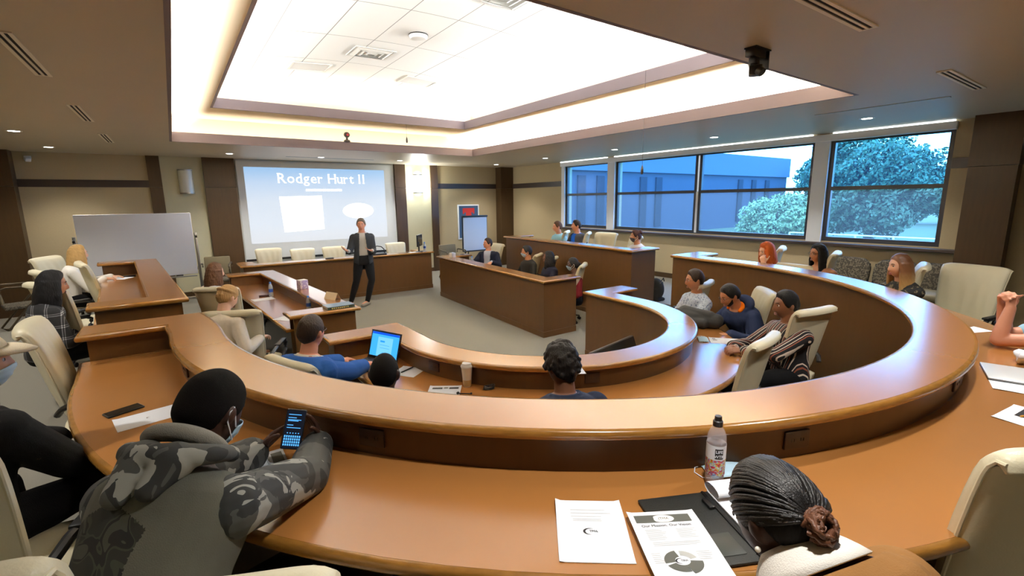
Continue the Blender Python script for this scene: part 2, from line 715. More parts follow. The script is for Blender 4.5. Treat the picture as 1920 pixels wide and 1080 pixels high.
def tile_build(nt, tc):
    mp = nt.nodes.new('ShaderNodeMapping')
    mp.inputs['Rotation'].default_value = (0, 0, PI / 2)
    mp.inputs['Location'].default_value = (0.5, -0.02, 0)
    nt.links.new(tc.outputs['Object'], mp.inputs['Vector'])
    b = nt.nodes.new('ShaderNodeTexBrick')
    b.offset = 0.0
    b.inputs['Color1'].default_value = S(244, 244, 240)
    b.inputs['Color2'].default_value = S(240, 240, 236)
    b.inputs['Mortar'].default_value = S(150, 150, 146)
    b.inputs['Scale'].default_value = 1.0
    b.inputs['Mortar Size'].default_value = 0.006
    b.inputs['Brick Width'].default_value = 1.2
    b.inputs['Row Height'].default_value = 0.6
    nt.links.new(mp.outputs['Vector'], b.inputs['Vector'])
    return b.outputs['Color']


M_TILE = ramp_mat('ceiling_tile', tile_build, 0.85)
mb = MB()
xs = np.linspace(UX0 - TR - .02, UX1 + TR + .02, 33)
mb.grid([[(x, y, vault_z(x)) for x in xs] for y in (UY0 - TR - .02, UY1 + TR + .02)])
mb.grid([[(x, y, vault_z(x) + .06) for x in xs] for y in (UY0 - TR - .02, UY1 + TR + .02)])
struct(mb.build('ceiling_vault', M_TILE))
# roof slab over everything keeps the daylight out
mb = MB()
boxspan(mb, XL - .3, XR + .3, YF - .3, YB + .3, 4.3, 4.5)
struct(mb.build('ceiling_roof_slab', M_WALL, smooth=0))

# ---- lights of the room


def area(name, loc, sx, sy, power, col, rot=(0, 0, 0), spread=PI):
    l = bpy.data.lights.new(name, 'AREA')
    l.shape = 'RECTANGLE'
    l.size, l.size_y = sx, sy
    l.energy = power
    l.color = col
    l.spread = spread
    o = bpy.data.objects.new(name, l)
    o.location = loc
    o.rotation_euler = rot
    COL.objects.link(o)
    return o


def cove(x0, x1, y0, y1, z, p, wk, tilt):
    """strip lamps lying in the trough, tilted in towards the middle of the tray"""
    d = .18
    L, W = y1 - y0, x1 - x0
    for (x, y, sx, sy, n, k, col, v) in [(x0 - d, (y0 + y1) / 2, .06, L, L, 0, (1, .99, .96), (1, 0)), (x1 + d, (y0 + y1) / 2, .06, L, L, 1, (1, 1, 1), (-1, 0)),
                                         ((x0 + x1) / 2, y0 - d, W, .06, W, 2, (1, .99, .96), (0, 1)), ((x0 + x1) / 2, y1 + d, W, .06, W, 3, (1, .94, .84), (0, -1))]:
        o = area('cove_lamp', (x, y, z), sx, sy, p * n * wk[k], col)
        zax = -Vector((v[0] * math.sin(tilt), v[1] * math.sin(tilt), math.cos(tilt)))
        xax = Vector((0, 1, 0)).cross(zax).normalized() if v[0] else Vector((1, 0, 0))
        yax = zax.cross(xax)
        o.matrix_world = Matrix(((xax.x, yax.x, zax.x, x), (xax.y, yax.y, zax.y, y), (xax.z, yax.z, zax.z, z), (0, 0, 0, 1)))


cove(TX0, TX1, TY0, TY1, ZC + .06, 22, (1.0, 1.6, .8, .13), .1)
cove(UX0, UX1, UY0, UY1, ZK + .148, 21, (.9, 1.9, .9, .14), .6)

DL = [(-1.66, 9.48), (-1.66, 11.754), (1.089, 11.64), (2.915, 11.66), (4.834, 11.69), (7.80, 11.75), (7.73, 9.43), (7.73, 7.13), (7.73, 4.86), (7.73, 2.64),
      (-1.66, 7.2), (-1.66, 4.9), (-1.66, 2.64), (1.09, .55), (3.03, .55), (4.95, .55)]
DLL = ['far left corner, second from the back wall', 'far left corner, nearest the back wall', 'over the left end of the screen', 'over the middle of the screen',
       'over the right end of the screen', 'over the framed poster', 'fourth from the near end of the window row', 'third from the near end of the window row',
       'second from the near end of the window row', 'nearest the camera in the window row']
for k, (x, y) in enumerate(DL):
    if k < 10:
        t = thing('downlight', 'round recessed ceiling downlight, ' + DLL[k], 'light', (x, y, ZC), group='recessed downlights')
        r = MB()
        r.lathe([(.062, -.001), (.062, -.004), (.085, -.004), (.088, 0.0)], cap=False)
        r.build('trim_ring', M_WHITE, t)
        r = MB()
        r.lathe([(.001, -.0025), (.061, -.0025)], cap=True)
        r.build('lens', emis('downlight_glow', (1, .96, .9, 1), 14), t)
    l = bpy.data.lights.new('downlight_lamp', 'SPOT')
    l.energy = 110
    l.spot_size = math.radians(115)
    l.spot_blend = .8
    l.shadow_soft_size = .06
    l.color = (1, .96, .90)
    o = bpy.data.objects.new('downlight_lamp', l)
    o.location = (x, y, ZC - .02)
    COL.objects.link(o)

# ---- ceiling fittings
for k, (x, y, rz, lb) in enumerate([(-.71, 4.79, PI / 2, 'two-slot linear air vent in the left soffit, nearest the camera'), (-.715, 7.35, PI / 2, 'two-slot linear air vent in the left soffit, middle of the three'),
                                   (-.71, 9.83, PI / 2, 'two-slot linear air vent in the left soffit, farthest from the camera'), (3.04, 1.29, 0, 'two-slot linear air vent above the near end of the tray, by the black camera'),
                                   (5.98, 1.33, 0, 'two-slot linear air vent in the soffit near the dark pilaster')]):
    t = thing('air_vent', lb, 'vent', (x, y, ZC), rz, 'linear ceiling vents')
    v = MB()
    for (y0, y1) in ((-.05, -.028), (-.008, .008), (.028, .05)):
        boxspan(v, -.585, .585, y0, y1, -.008, 0)
    boxspan(v, -.6, -.585, -.05, .05, -.008, 0)
    boxspan(v, .585, .6, -.05, .05, -.008, 0)
    v.build('frame', mat('vent_paint', S(240, 232, 212), .5), t, smooth=0)
    v = MB()
    boxspan(v, -.585, .585, -.028, .028, -.003, 0)
    v.build('slot', mat('vent_dark', S(14, 13, 12), .8), t, smooth=0)


def ceil_diff(x, y, kind, lb):
    t = thing('ceiling_diffuser', lb, 'vent', (x, y, vault_z(x) - .004), 0, 'vaulted ceiling diffusers')
    sl = -2 * .22 * (x - 2.925) / 2.62 ** 2
    t.rotation_euler = (0, -math.atan(sl), 0)
    f = MB()
    for (a, b, c, d) in [(-.29, .29, -.24, -.21), (-.29, .29, .21, .24), (-.29, -.26, -.21, .21), (.26, .29, -.21, .21)]:
        boxspan(f, a, b, c, d, -.012, 0)
    f.build('frame', mat('diffuser_frame', S(215, 215, 210), .5), t, smooth=0)
    g = MB()
    if kind:
        for q in range(3):
            a = .26 - q * .075
            g.grid([[(-a, -a * .8, -.008), (a, -a * .8, -.008), (a, a * .8, -.008), (-a, a * .8, -.008)],
                    [(-a + .06, (-a + .06) * .8, -.03), (a - .06, (-a + .06) * .8, -.03), (a - .06, (a - .06) * .8, -.03), (-a + .06, (a - .06) * .8, -.03)]], closev=True)
        boxspan(g, -.05, .05, -.04, .04, -.02, -.012)
    else:
        boxspan(g, -.26, .26, -.21, .21, -.006, -.002)
    g.build('core', mat('diffuser_core' + str(kind), S(196, 198, 198) if not kind else S(225, 225, 220), .5), t, smooth=0)


ceil_diff(1.98, 8.15, 0, 'grey return-air grille in the white vault, left of the square diffuser')
ceil_diff(2.57, 7.05, 1, 'square cone air diffuser in the white vaulted ceiling, by the round detector')
ceil_diff(3.78, 8.15, 0, 'grey return-air grille in the white vault, right of the square diffuser')
ceil_diff(3.10, 4.45, 1, 'white air diffuser at the near edge of the vaulted ceiling')
t = thing('smoke_detector', 'round white detector on the vaulted ceiling', 'detector', (2.83, 6.02, vault_z(2.83)))
MB().lathe([(.001, 0), (.12, 0), (.12, -.02), (.10, -.05), (.05, -.06), (.001, -.06)]).build('body', M_WHITE, t)
MB().lathe([(.11, .001), (.125, .001), (.125, -.012), (.11, -.012)], cap=False).build('base_ring', M_BLACKP, t)

# dome camera hanging at the tray's near corner
t = thing('ceiling_camera', 'black camera on a bracket under the soffit at the bright tray edge', 'camera', (3.47, 1.89, ZC))
t.scale = (1.25, 1.25, 1.15)
b = MB()
b.box((0, 0, -.004), (.16, .07, .008))
b.box((.07, 0, -.055), (.008, .06, .11))
b.box((-.02, 0, -.03), (.13, .055, .05), bev=.006)
b.build('bracket', M_BLACKP, t)
b = MB()
b.box((-.03, 0, -.08), (.05, .045, .06), bev=.01)
b.capsule((-.03, 0, -.10), .028, (-.045, -.015, -.125), .03)
b.box((-.045, -.02, -.135), (.075, .07, .06), rz=.5, bev=.012)
b.lathe([(.001, -.03), (.024, -.03), (.026, 0)], c=(-.06, -.045, -.14), R=rotax((1, 0, 0), -.9))
b.build('camera_head', M_BLACKP, t)
t = thing('tracking_camera', 'small black camera standing on the far ledge of the tray above the screen', 'camera', (2.97, 9.80, ZL1))
MB().lathe([(.001, 0), (.06, 0), (.06, .02), (.045, .035), (.001, .035)]).build('base', M_BLACKP, t)
b = MB()
b.box((0, 0, .075), (.035, .05, .09), bev=.01)
b.ell((0, -.01, .13), (.06, .055, .055))
b.build('head', M_BLACKP, t)
MB().lathe([(.001, .02), (.025, .02), (.025, 0)], c=(0, -.06, .125), R=rotax((1, 0, 0), PI / 2)).build('lens', mat('lens_red', S(170, 30, 40), .1), t)
for (x, y, z, lb) in [(3.845, 8.9, 3.19, 'small black microphone hanging in front of the far cove'), (5.0, 4.13, 2.385, 'black microphone hanging on a thin cord in front of the windows')]:
    t = thing('hanging_microphone', lb, 'microphone', (x, y, z))
    MB().lathe([(.001, 0), (.016, .005), (.02, .04), (.016, .08), (.006, .11), (.003, .12), (.001, .12)], n=12).build('capsule', M_BLACKP, t)
    MB().tube([(0, 0, .12), (0, 0, (ZK if x < 4 else vault_z(5)) - z)], .0022, n=6).build('cord', M_BLACKP, t)
t = thing('motion_sensor', 'small white sensor high on the wall by the left corner pillar', 'sensor', (-2.14, YB - .012, 2.99))
MB().box((0, 0, 0), (.10, .02, .06), bev=.005).build('mount', M_WHITE, t)
MB().box((0, -.05, -.035), (.085, .10, .07), bev=.012, R=rotz(.5) @ rotax((1, 0, 0), .5)).build('housing', M_WHITE, t)
mb = MB()
boxspan(mb, 2.2, 4.2, 11.80, 11.86, ZC - .004, ZC + .001)
tag(mb.build('ceiling_slot_cover', mat('slot_paint', S(120, 130, 140), .5), smooth=0), 'narrow slot cover in the soffit above the projected slide', 'slot')
mb = MB()
boxspan(mb, 6.80, 6.86, 1.60, 2.90, ZC - .006, ZC + .001)
tag(mb.build('ceiling_slot_cover', mat('slot_paint2', S(190, 190, 185), .5), smooth=0), 'long narrow slot cover in the soffit near the glowing daylight gap over the windows', 'slot')

# ---- wall lights
for (x, z, lit, lb) in [(.31, 2.565, 0, 'unlit ribbed glass wall sconce above the whiteboard'), (5.83, 2.57, 1, 'brightly lit wall sconce between two dark strips')]:
    t = thing('wall_sconce', lb, 'light', (x, YB - .014, z), group='wall sconces')
    m = mat('sconce_glass', S(222, 224, 216), .22, spec=.8) if not lit else emis('sconce_glow', (1, 1, .97, 1), 12)
    s = MB()
    s.grid([[(.135 * math.cos(a), -.02 - .11 * math.sin(a), zz) for a in np.linspace(0, PI, 13)] for zz in (-.245, .245)])
    s.build('shade', m, t)
    s = MB()
    boxspan(s, -.135, .135, -.02, 0, -.26, .26, bev=.004)
    s.build('back_plate', M_ALU, t)
    for zz in (-.25, .25):
        s = MB()
        s.grid([[(q * math.cos(a), -.02 - q * .82 * math.sin(a), zz + h) for a in np.linspace(0, PI, 13)] for q, h in ((.137, -.012), (.14, -.012), (.14, .012), (.137, .012))], closeu=True)
        s.build('band', M_ALU, t)
    if lit:
        l = bpy.data.lights.new('sconce_lamp', 'POINT')
        l.energy = 36
        l.color = (.95, 1, .98)
        l.shadow_soft_size = .1
        o = bpy.data.objects.new('sconce_lamp', l)
        o.location = (x, YB - .28, z)
        COL.objects.link(o)

# ---- projected slide


def slide_build(nt, tc):
    sp = nt.nodes.new('ShaderNodeSeparateXYZ')
    nt.links.new(tc.outputs['Generated'], sp.inputs[0])
    return cramp(nt, sp.outputs['Z'], [(0, S(228, 232, 238)), (.25, S(226, 236, 248)), (.55, S(224, 236, 250)), (.80, S(200, 224, 251)), (1, S(160, 205, 248))], const=False)


M_SLIDE = ramp_mat('projected_slide', slide_build)
nt = M_SLIDE.node_tree
p = nt.nodes['Principled BSDF']
lk = p.inputs['Base Color'].links[0].from_socket
nt.links.new(lk, p.inputs['Emission Color'])
p.inputs['Emission Strength'].default_value = .60
nt.links.remove(p.inputs['Base Color'].links[0])
p.inputs['Base Color'].default_value = (.08, .08, .08, 1)


def serif_title(mb, s, size, cx, y, cz):
    widths = []
    x = 0
    for ch in s:
        if ch == ' ':
            widths.append((ch, x, None))
            x += size * .30
            continue
        V, F_ = text_mesh(ch, size, 'LEFT')
        xs_ = [v[0] for v in V]
        w = max(xs_) - min(xs_)
        widths.append((ch, x - min(xs_), (V, F_, min(xs_), max(xs_), min(v[1] for v in V), max(v[1] for v in V))))
        x += w + size * (.22 if ch in 'I' else .10)
    x0 = cx - x / 2
    st, sw = size * .035, size * .07
    for ch, px, d in widths:
        if d is None:
            continue
        V, F_, a, b, lo, hi = d
        base = -size * .36
        mb.add([(x0 + px + v[0], y, cz + v[1] - lo + base + (lo if ch in 'g' else 0) * 0) if ch != 'g' else (x0 + px + v[0], y, cz + v[1] - lo + base - size * .2) for v in V], F_)
        H = hi - lo
        L, R_ = x0 + px + a, x0 + px + b
        stem = size * .06
        bars = {'R': [(L + stem, 0), (L + stem * .6, H), (R_ - stem * .4, 0)], 'H': [(L + stem, 0), (L + stem, H), (R_ - stem, 0), (R_ - stem, H)], 'I': [((L + R_) / 2, 0), ((L + R_) / 2, H)],
                'd': [(R_ - stem * .4, 0), (R_ - stem * 1.4, H)], 'r': [(L + stem, 0), (L + stem * .4, H)], 'u': [(R_ - stem * .4, 0), (L + stem * .3, H), (R_ - stem * 1.4, H)], 't': []}.get(ch, [])
        for bx, bz in bars:
            z0 = cz + base + (0 if bz == 0 else bz - st)
            boxspan(mb, bx - sw, bx + sw, y - .0006, y, z0, z0 + st)


M_SLIDEWHITE = emis('slide_white', (1, 1, 1, 1), 1.6)
t = thing('hanging_projection_screen', 'projected slide with a white title and two white shapes on the back wall', 'screen', (3.2, YB - .03, 0))
mb = MB()
boxspan(mb, -1.90, 1.90, -.015, 0, .75, 3.06)
mb.build('fabric', M_SCREENWALL, t, smooth=0)
mb = MB()
boxspan(mb, -1.75, 1.63, -.019, -.0155, 1.115, 2.92)
mb.build('slide', M_SLIDE, t, smooth=0)
mb = MB()
y = -.022
serif_title(mb, 'Rodger Hurt II', .34, .05, y, 2.68)
mb.build('title', M_SLIDEWHITE, t, smooth=0)
mb = MB()
for q in range(9):
    boxspan(mb, -.42 + q * .10, -.335 + q * .10, y - .001, y, 2.36, 2.415)
mb.build('subtitle', M_SLIDEWHITE, t, smooth=0)
mb = MB()
mb.add([(-1.05, y, 2.23), (-.05, y, 2.25), (-.05, y, 1.40), (-1.0, y, 1.36)], [(0, 1, 2, 3)])
mb.build('photo_box', M_SLIDEWHITE, t, smooth=0)
mb = MB()
mb.add([(.86 + .41 * math.cos(a), y, 1.85 + .2 * math.sin(a)) for a in np.arange(32) * 2 * PI / 32], [tuple(range(32))])
mb.build('oval_box', M_SLIDEWHITE, t, smooth=0)
mb = MB()
boxspan(mb, -1.9, 1.9, -.025, 0, .70, .75)
mb.build('bottom_bar', M_BLACKP, t, smooth=0)
# ================================================================ DESKS
def nose_sec(o, z0, z1, r=.012, side=1):
    """half-round nosing section, flat side at offset o, bulging to `side`"""
    h = (z1 - z0) / 2
    zc = (z0 + z1) / 2
    pts = [(o, z0), (o, z1)]
    for a in np.linspace(PI / 2, -PI / 2, 9)[1:-1]:
        pts.append((o + side * (.008 + h * .75 * math.cos(a)), zc + h * math.sin(a)))
    return pts if side > 0 else pts


def rect_sec(a, b, z0, z1):
    return [(a, z0), (b, z0), (b, z1), (a, z1)]


def path_norm(P, flip=1):
    out = []
    for i in range(len(P)):
        a = np.array(P[max(i - 1, 0)])
        b = np.array(P[min(i + 1, len(P) - 1)])
        d = nrm(b - a)
        out.append(((P[i][0], P[i][1]), (d[1] * flip, -d[0] * flip)))
    return out


def nosed_slab(name, poly_in, top, th, root, m_top=M_LAM, m_edge=M_OAK, inset=.02):
    """laminate slab (plan polygon) with an oak half-round edge all the way round"""
    mb = MB()
    mb.prism(poly_in, top - th + .004, top)
    a = mb.build(name, m_top, root, smooth=0)
    e = MB()
    n = len(poly_in)
    area2 = sum(poly_in[i][0] * poly_in[(i + 1) % n][1] - poly_in[(i + 1) % n][0] * poly_in[i][1] for i in range(n))
    sgn = 1 if area2 > 0 else -1
    pth = []
    for i in range(n):
        p0, p1, p2 = np.array(poly_in[i - 1]), np.array(poly_in[i]), np.array(poly_in[(i + 1) % n])
        d1, d2 = nrm(p1 - p0), nrm(p2 - p1)
        n1, n2 = np.array([d1[1], -d1[0]]) * sgn, np.array([d2[1], -d2[0]]) * sgn
        m = nrm(n1 + n2)
        k = 1 / max(.35, m @ n1)
        pth.append(((p1[0], p1[1]), tuple(m * k)))
    e.sweep(pth, nose_sec(-.002, top - th, top - .0005), closed=True)
    b = e.build(name.replace('top', '') + 'edge' if False else 'edge_trim', m_edge, a, smooth=60)
    return a


def outlet(root, c, d, w=.115, h=.075):
    """small brown outlet plate, centre c, outward normal d (2-D)"""
    rz = math.atan2(d[1], d[0]) - PI / 2
    mb = MB()
    mb.box((c[0], c[1], c[2]), (w, .012, h), rz, bev=.004)
    o = mb.build('outlet_plate', M_OUTLET, root)
    mb = MB()
    for s in (-.022, .022):
        for q in (-.006, .006):
            off = rotz(rz) @ np.array([s + q, .0068, 0])
            mb.box((c[0] + off[0], c[1] + off[1], c[2]), (.003, .002, .012), rz)
    mb.build('socket', M_BLACKP, o)


def arcpts(c, r, a0, a1, n):
    return [(c[0] + r * math.cos(a), c[1] + r * math.sin(a)) for a in np.linspace(a0, a1, n)]


def u_desk(label, c, r_in, r_out, r_wt, z_led, z_wt, tail, ret_len, ret_y, flare, z_floor_in, z_floor_out, outl):
    root = thing('curved_desk', label, 'desk', (0, 0, 0))
    cx, cy = c
    N = 64

    def side(r, grow):
        """U path from the left tail end round to the right tail end"""
        L = []
        for t in np.linspace(1, 0, 8)[:-1]:
            L.append((cx - r - flare * t ** 1.6, cy + tail * t))
        L += arcpts(c, r, PI, 2 * PI, N)
        for t in np.linspace(0, 1, 8)[1:]:
            L.append((cx + r + flare * t ** 1.6, cy + tail * t))
        return L
    yt = cy + tail
    inn, out = side(r_in, 0), side(r_out, 0)
    # ledge outline: inner U, then the two returns, outer U reversed
    xl_in, xr_in = inn[0][0], inn[-1][0]
    xl_out, xr_out = out[0][0], out[-1][0]
    # cut the outer side where the return starts
    ob = [p for p in out if p[1] < ret_y - .02 or abs(p[0] - cx) < r_out * .9]
    poly = inn + [(xr_in + ret_len, yt), (xr_in + ret_len, ret_y), (ob[-1][0] + .0, ret_y)] + ob[::-1] + [(ob[0][0], ret_y), (xl_in - ret_len, ret_y), (xl_in - ret_len, yt)]
    nosed_slab('ledge_top', poly, z_led, .042, root)
    # tall panel on the hollow side and short riser on the seated side
    ins, ous = side(r_in + .025, 0), side(r_out - .022, 0)
    mb = MB()
    mb.sweep(path_norm(ins), rect_sec(0, .03, z_floor_in, z_led - .042))
    mb.build('front_panel', M_PANEL, root, smooth=40)
    mb = MB()
    mb.sweep(path_norm(side(r_in + .018, 0)), rect_sec(0, .012, z_floor_in, z_floor_in + .09))
    mb.build('plinth', M_PANEL, root, smooth=40)
    mb = MB()
    mb.sweep(path_norm(ous, 1), rect_sec(-.02, 0, z_wt - .04, z_led - .042))
    mb.build('riser_panel', M_PANEL, root, smooth=40)
    for s in (-1, 1):
        xi = xl_in if s < 0 else xr_in
        mb = MB()
        a, b = sorted((xi + s * .03, xi + s * (ret_len - .03)))
        boxspan(mb, a, b, ret_y + .03, yt - .03, z_floor_out, z_led - .042)
        mb.build('end_panel', M_PANEL, root, smooth=0)
    # worktop ring
    R0 = r_out - .03
    ring_in = arcpts(c, R0, PI, 2 * PI, N)
    ring_out = arcpts(c, r_wt, PI, 2 * PI, N)
    ti = (cx - R0, ret_y + .02)
    pl = [ti] + ring_in + [(cx + R0, ret_y + .02), (cx + r_wt + flare * .3, ret_y + .02)] + ring_out[::-1] + [(cx - r_wt - flare * .3, ret_y + .02)]
    nosed_slab('worktop', pl, z_wt, .045, root)
    # two modesty supports under the worktop
    for a in np.linspace(PI + .25, 2 * PI - .25, 6):
        mb = MB()
        rm = (R0 + r_wt) / 2 - .04
        mb.box((cx + rm * math.cos(a), cy + rm * math.sin(a), (z_floor_out + z_wt - .045) / 2), (r_wt - R0 - .12, .03, z_wt - .045 - z_floor_out), a)
        mb.build('support_panel', M_PANEL, root, smooth=0)
    for a in outl:
        d = (math.cos(a), math.sin(a))
        outlet(root, (cx + (r_out - .018) * d[0], cy + (r_out - .018) * d[1], (z_wt + z_led - .042) / 2 + .004), d)
    return root


ZLED2, ZWT2 = 1.255, 1.07
ZLED1, ZWT1 = 0.89, 0.705
C2 = (3.01, 3.627)
C1 = (2.985, 3.72)


def ang(c, x, y):
    a = math.atan2(y - c[1], x - c[0])
    return a if a > 0 else a + 2 * PI


u_desk('large outer curved brown desk with a raised ledge, nearest the camera', C2, 2.85, 3.105, 3.58, ZLED2, ZWT2, .67, .66, 4.0, .09, 0.0, TIER,
       [ang(C2, .58, 1.79), ang(C2, 1.886, .75), ang(C2, 3.13, .5), ang(C2, -.06, 3.2), ang(C2, 4.6, .98)])
u_desk('smaller inner curved brown desk with a raised ledge, inside the large one', C1, 1.275, 1.51, 1.905, ZLED1, ZWT1, .68, .70, 4.15, .02, 0.0, 0.0,
       [ang(C1, 1.577, 3.30), ang(C1, 2.357, 2.3), ang(C1, 3.9, 2.6)])


def l_desk(label, x_edge0, y0, x_edge1, y1, s, z_led, z_wt, zf_in, zf_out, ret, wt, band=.245):
    """straight desk: ledge along the well side from (x_edge0,y0) to (x_edge1,y1); seats on side s (-1 left, +1 right)"""
    root = thing('straight_desk', label, 'desk', (0, 0, 0))
    E0, E1 = np.array([x_edge0, y0]), np.array([x_edge1, y1])
    d = nrm(E1 - E0)
    nn = np.array([-d[1], d[0]])
    if nn[0] * s < 0:
        nn = -nn
    xs_ = np.array([s, 0.0])

    def P(u, w):     # u metres along the edge from E0, w metres towards the seats, measured along x
        return E0 + d * u + xs_ * w
    L = np.linalg.norm(E1 - E0)
    b = band
    pts = [P(0, 0), P(L, 0), P(L, ret), P(L - b, ret), P(L - b, b), P(b, b), P(b, ret), P(0, ret)]
    nosed_slab('ledge_top', [tuple(q) for q in pts], z_led, .042, root)
    o = .03

    def slab(name, u0, u1, w0, w1, z0, z1):
        mb = MB()
        mb.prism([tuple(P(u0, w0)), tuple(P(u1, w0)), tuple(P(u1, w1)), tuple(P(u0, w1))], z0, z1)
        return mb.build(name, M_PANEL, root, smooth=0)
    slab('front_panel', o, L - o, o, o + .03, zf_in, z_led - .042)
    slab('riser_panel', b - o, L - b + o, b - o - .02, b - o, z_wt - .04, z_led - .042)
    slab('end_panel', o, o + .03, o + .03, ret - o, min(zf_in, zf_out), z_led - .042)
    slab('end_panel', L - o - .03, L - o, o + .03, ret - o, min(zf_in, zf_out), z_led - .042)
    slab('return_panel', b - o - .02, b - o, b - o, ret - o, zf_out, z_led - .042)
    slab('return_panel', L - b + o, L - b + o + .02, b - o, ret - o, zf_out, z_led - .042)
    slab('plinth', o - .008, L - o + .008, o - .01, o, zf_in, zf_in + .09)
    slab('plinth', o - .01, o, o, ret - o, zf_in, zf_in + .09)
    wp = [P(b - o, b - o), P(L - b + o, b - o), P(L - b + o, wt), P(b - o, wt)]
    nosed_slab('worktop', [tuple(q) for q in wp], z_wt, .045, root)
    u = L * .82
    outlet(root, (P(u, b - o + .005)[0], P(u, b - o + .005)[1], (z_wt + z_led - .042) / 2), xs_)
    return root


l_desk('straight brown desk with a ledge holding the tissue box, left of the speaker', 1.618, 5.37, 1.339, 9.38, -1, ZLED1, ZWT1, 0, 0, .72, .72)
l_desk('straight brown desk in front of the suited man and three masked listeners', 4.37, 5.37, 4.632, 9.38, 1, ZLED1, ZWT1, 0, 0, .72, .72)
l_desk('raised straight brown desk where the blonde woman in white writes, by the whiteboard', 0.002, 5.09, -0.319, 9.15, -1, ZLED2, ZWT2, 0, TIER, .66, .64)
l_desk('raised straight brown desk under the far window, behind the masked listeners', 5.99, 5.09, 6.27, 9.15, 1, ZLED2, ZWT2, 0, TIER, .66, .64)

# presenter desk along the back
root = thing('presenter_desk', 'long brown presenter desk behind the standing speaker, below the screen', 'desk', (0, 0, 0))
poly = [(.95, 10.35), (4.99, 10.35), (4.99, 11.05), (4.74, 11.05), (4.74, 10.62), (1.20, 10.62), (1.20, 11.05), (.95, 11.05)]
nosed_slab('ledge_top', poly, ZLED1, .042, root)
for nme, (a, b, c, d, z0, z1) in [('front_panel', (.98, 4.96, 10.38, 10.41, 0, ZLED1 - .042)), ('end_panel', (.98, 1.01, 10.41, 11.02, 0, ZLED1 - .042)), ('end_panel', (4.93, 4.96, 10.41, 11.02, 0, ZLED1 - .042)),
                                  ('plinth', (.97, 4.97, 10.37, 10.38, 0, .09)), ('riser_panel', (1.18, 4.76, 10.57, 10.59, ZWT1 - .04, ZLED1 - .042))]:
    mb = MB()
    boxspan(mb, a, b, c, d, z0, z1)
    mb.build(nme, M_PANEL, root, smooth=0)
nosed_slab('worktop', [(1.02, 10.60), (4.92, 10.60), (4.92, 11.06), (1.02, 11.06)], ZWT1, .045, root)
G1, G2, G3, G4, G5, G6 = ('chairs behind the presenter desk', 'chairs of the left straight desks', 'chairs of the inner curved desk', 'chairs of the large curved desk',
                          'chairs of the desk in front of the masked listeners', 'chairs of the raised desk under the window')


def bt(x, y, z, face, label, group, zs=1.0):
    """chair given by the place of the top of its back"""
    a = math.radians(face)
    return (x + .345 * math.cos(a), y + .345 * math.sin(a), z, face, label, group, zs)


CHAIRS = [
    (1.62, 11.32, 0, 270, 'cream chair behind the presenter desk, leftmost of the row', G1),
    (2.33, 11.36, 0, 270, 'cream chair behind the presenter desk, second from the left', G1, .95),
    (3.02, 11.36, 0, 268, 'cream chair behind the presenter desk, just left of the speaker', G1, .95),
    (4.58, 11.36, 0, 271, 'cream chair behind the presenter desk, beside the black monitor', G1, .95),
    bt(-1.52, 8.95, TIER, -25, 'cream chair behind the blonde woman in white by the whiteboard', G2),
    bt(-1.26, 7.05, TIER, 25, 'empty cream chair with rolled top behind the black-haired woman', G2),
    bt(-1.02, 7.80, TIER, 12, 'cream chair seen edge-on at the raised desk beside the blonde woman', G2),
    bt(-1.06, 5.90, TIER, 35, 'cream chair of the woman in the black checked shirt', G2),
    bt(-.80, 3.93, TIER, 2, 'large empty cream chair at the left end of the big curved desk', G4),
    bt(.30, 6.62, 0, 58, 'cream chair of the brown-haired woman at the left desk', G2),
    bt(.32, 5.04, 0, 66, 'cream chair of the blonde woman with braided hair', G2),
    bt(.50, 3.33, 0, 22, 'cream chair of the man in the blue suit', G3, .96),
    bt(5.12, 3.18, 0, 108, 'cream chair of the man in the pale patterned shirt', G3),
    bt(5.16, 2.49, 0, 135, 'cream chair behind the man in the navy and orange jacket', G3),
    bt(4.42, 1.70, 0, 80, 'cream chair of the man in the striped shirt', G3, 1.04),
    bt(3.38, 1.60, 0, 100, 'empty cream chair turned away, in front of the striped shirt', G3),
    bt(6.06, 9.10, 0, 180, 'cream chair of the man in the dark suit', G5),
    bt(5.90, 7.38, 0, 126, 'cream chair of the masked man in black', G5, .93),
    bt(5.76, 6.74, 0, 126, 'cream chair of the woman in the navy top', G5, .93),
    bt(5.54, 5.72, 0, 128, 'cream chair of the masked woman in red', G5, .93),
    bt(7.14, 7.92, TIER, 130, 'cream chair of the man in the light blue shirt, farthest at the window desk', G6),
    bt(7.16, 7.26, TIER, 130, 'cream chair of the man in the grey jacket at the window desk', G6),
    bt(7.30, 6.88, TIER, 190, 'empty cream chair at the raised desk under the window', G6),
    bt(7.15, 5.95, TIER, 150, 'cream chair of the woman with the dark mask at the window desk', G6),
    bt(6.90, 3.18, TIER, 112, 'cream chair of the red-haired woman', G4),
    bt(6.50, 2.83, TIER, 175, 'low empty cream chair between the red-haired and black-haired women', G4, .84),
    bt(6.72, 2.44, TIER, 106, 'cream chair of the black-haired woman near the window', G4),
    bt(6.16, 1.44, TIER, 104, 'cream chair of the long-haired blonde woman', G4),
    bt(6.50, 1.12, TIER, 168, 'large empty cream chair facing the camera by the dark pilaster', G4, .99),
    bt(-.78, 1.98, TIER, 72, 'cream chair of the person in the black hoodie and cap', G4),
    bt(-.52, 1.20, TIER, 72, 'empty cream chair cut by the lower left corner', G4, 1.04),
    bt(-.06, 1.00, TIER, 60, 'cream chair of the man in the camouflage hooded jacket', G4, .97),
    bt(1.97, .05, TIER, 60, 'empty cream chair seen from behind at the lower right corner', G4),
    bt(.82, -.14, TIER, 62, 'cream chair of the woman in the tan coat', G4, .95),
    bt(4.90, -.20, TIER, 120, 'cream chair of the person with clasped hands at the right edge', G4),
]
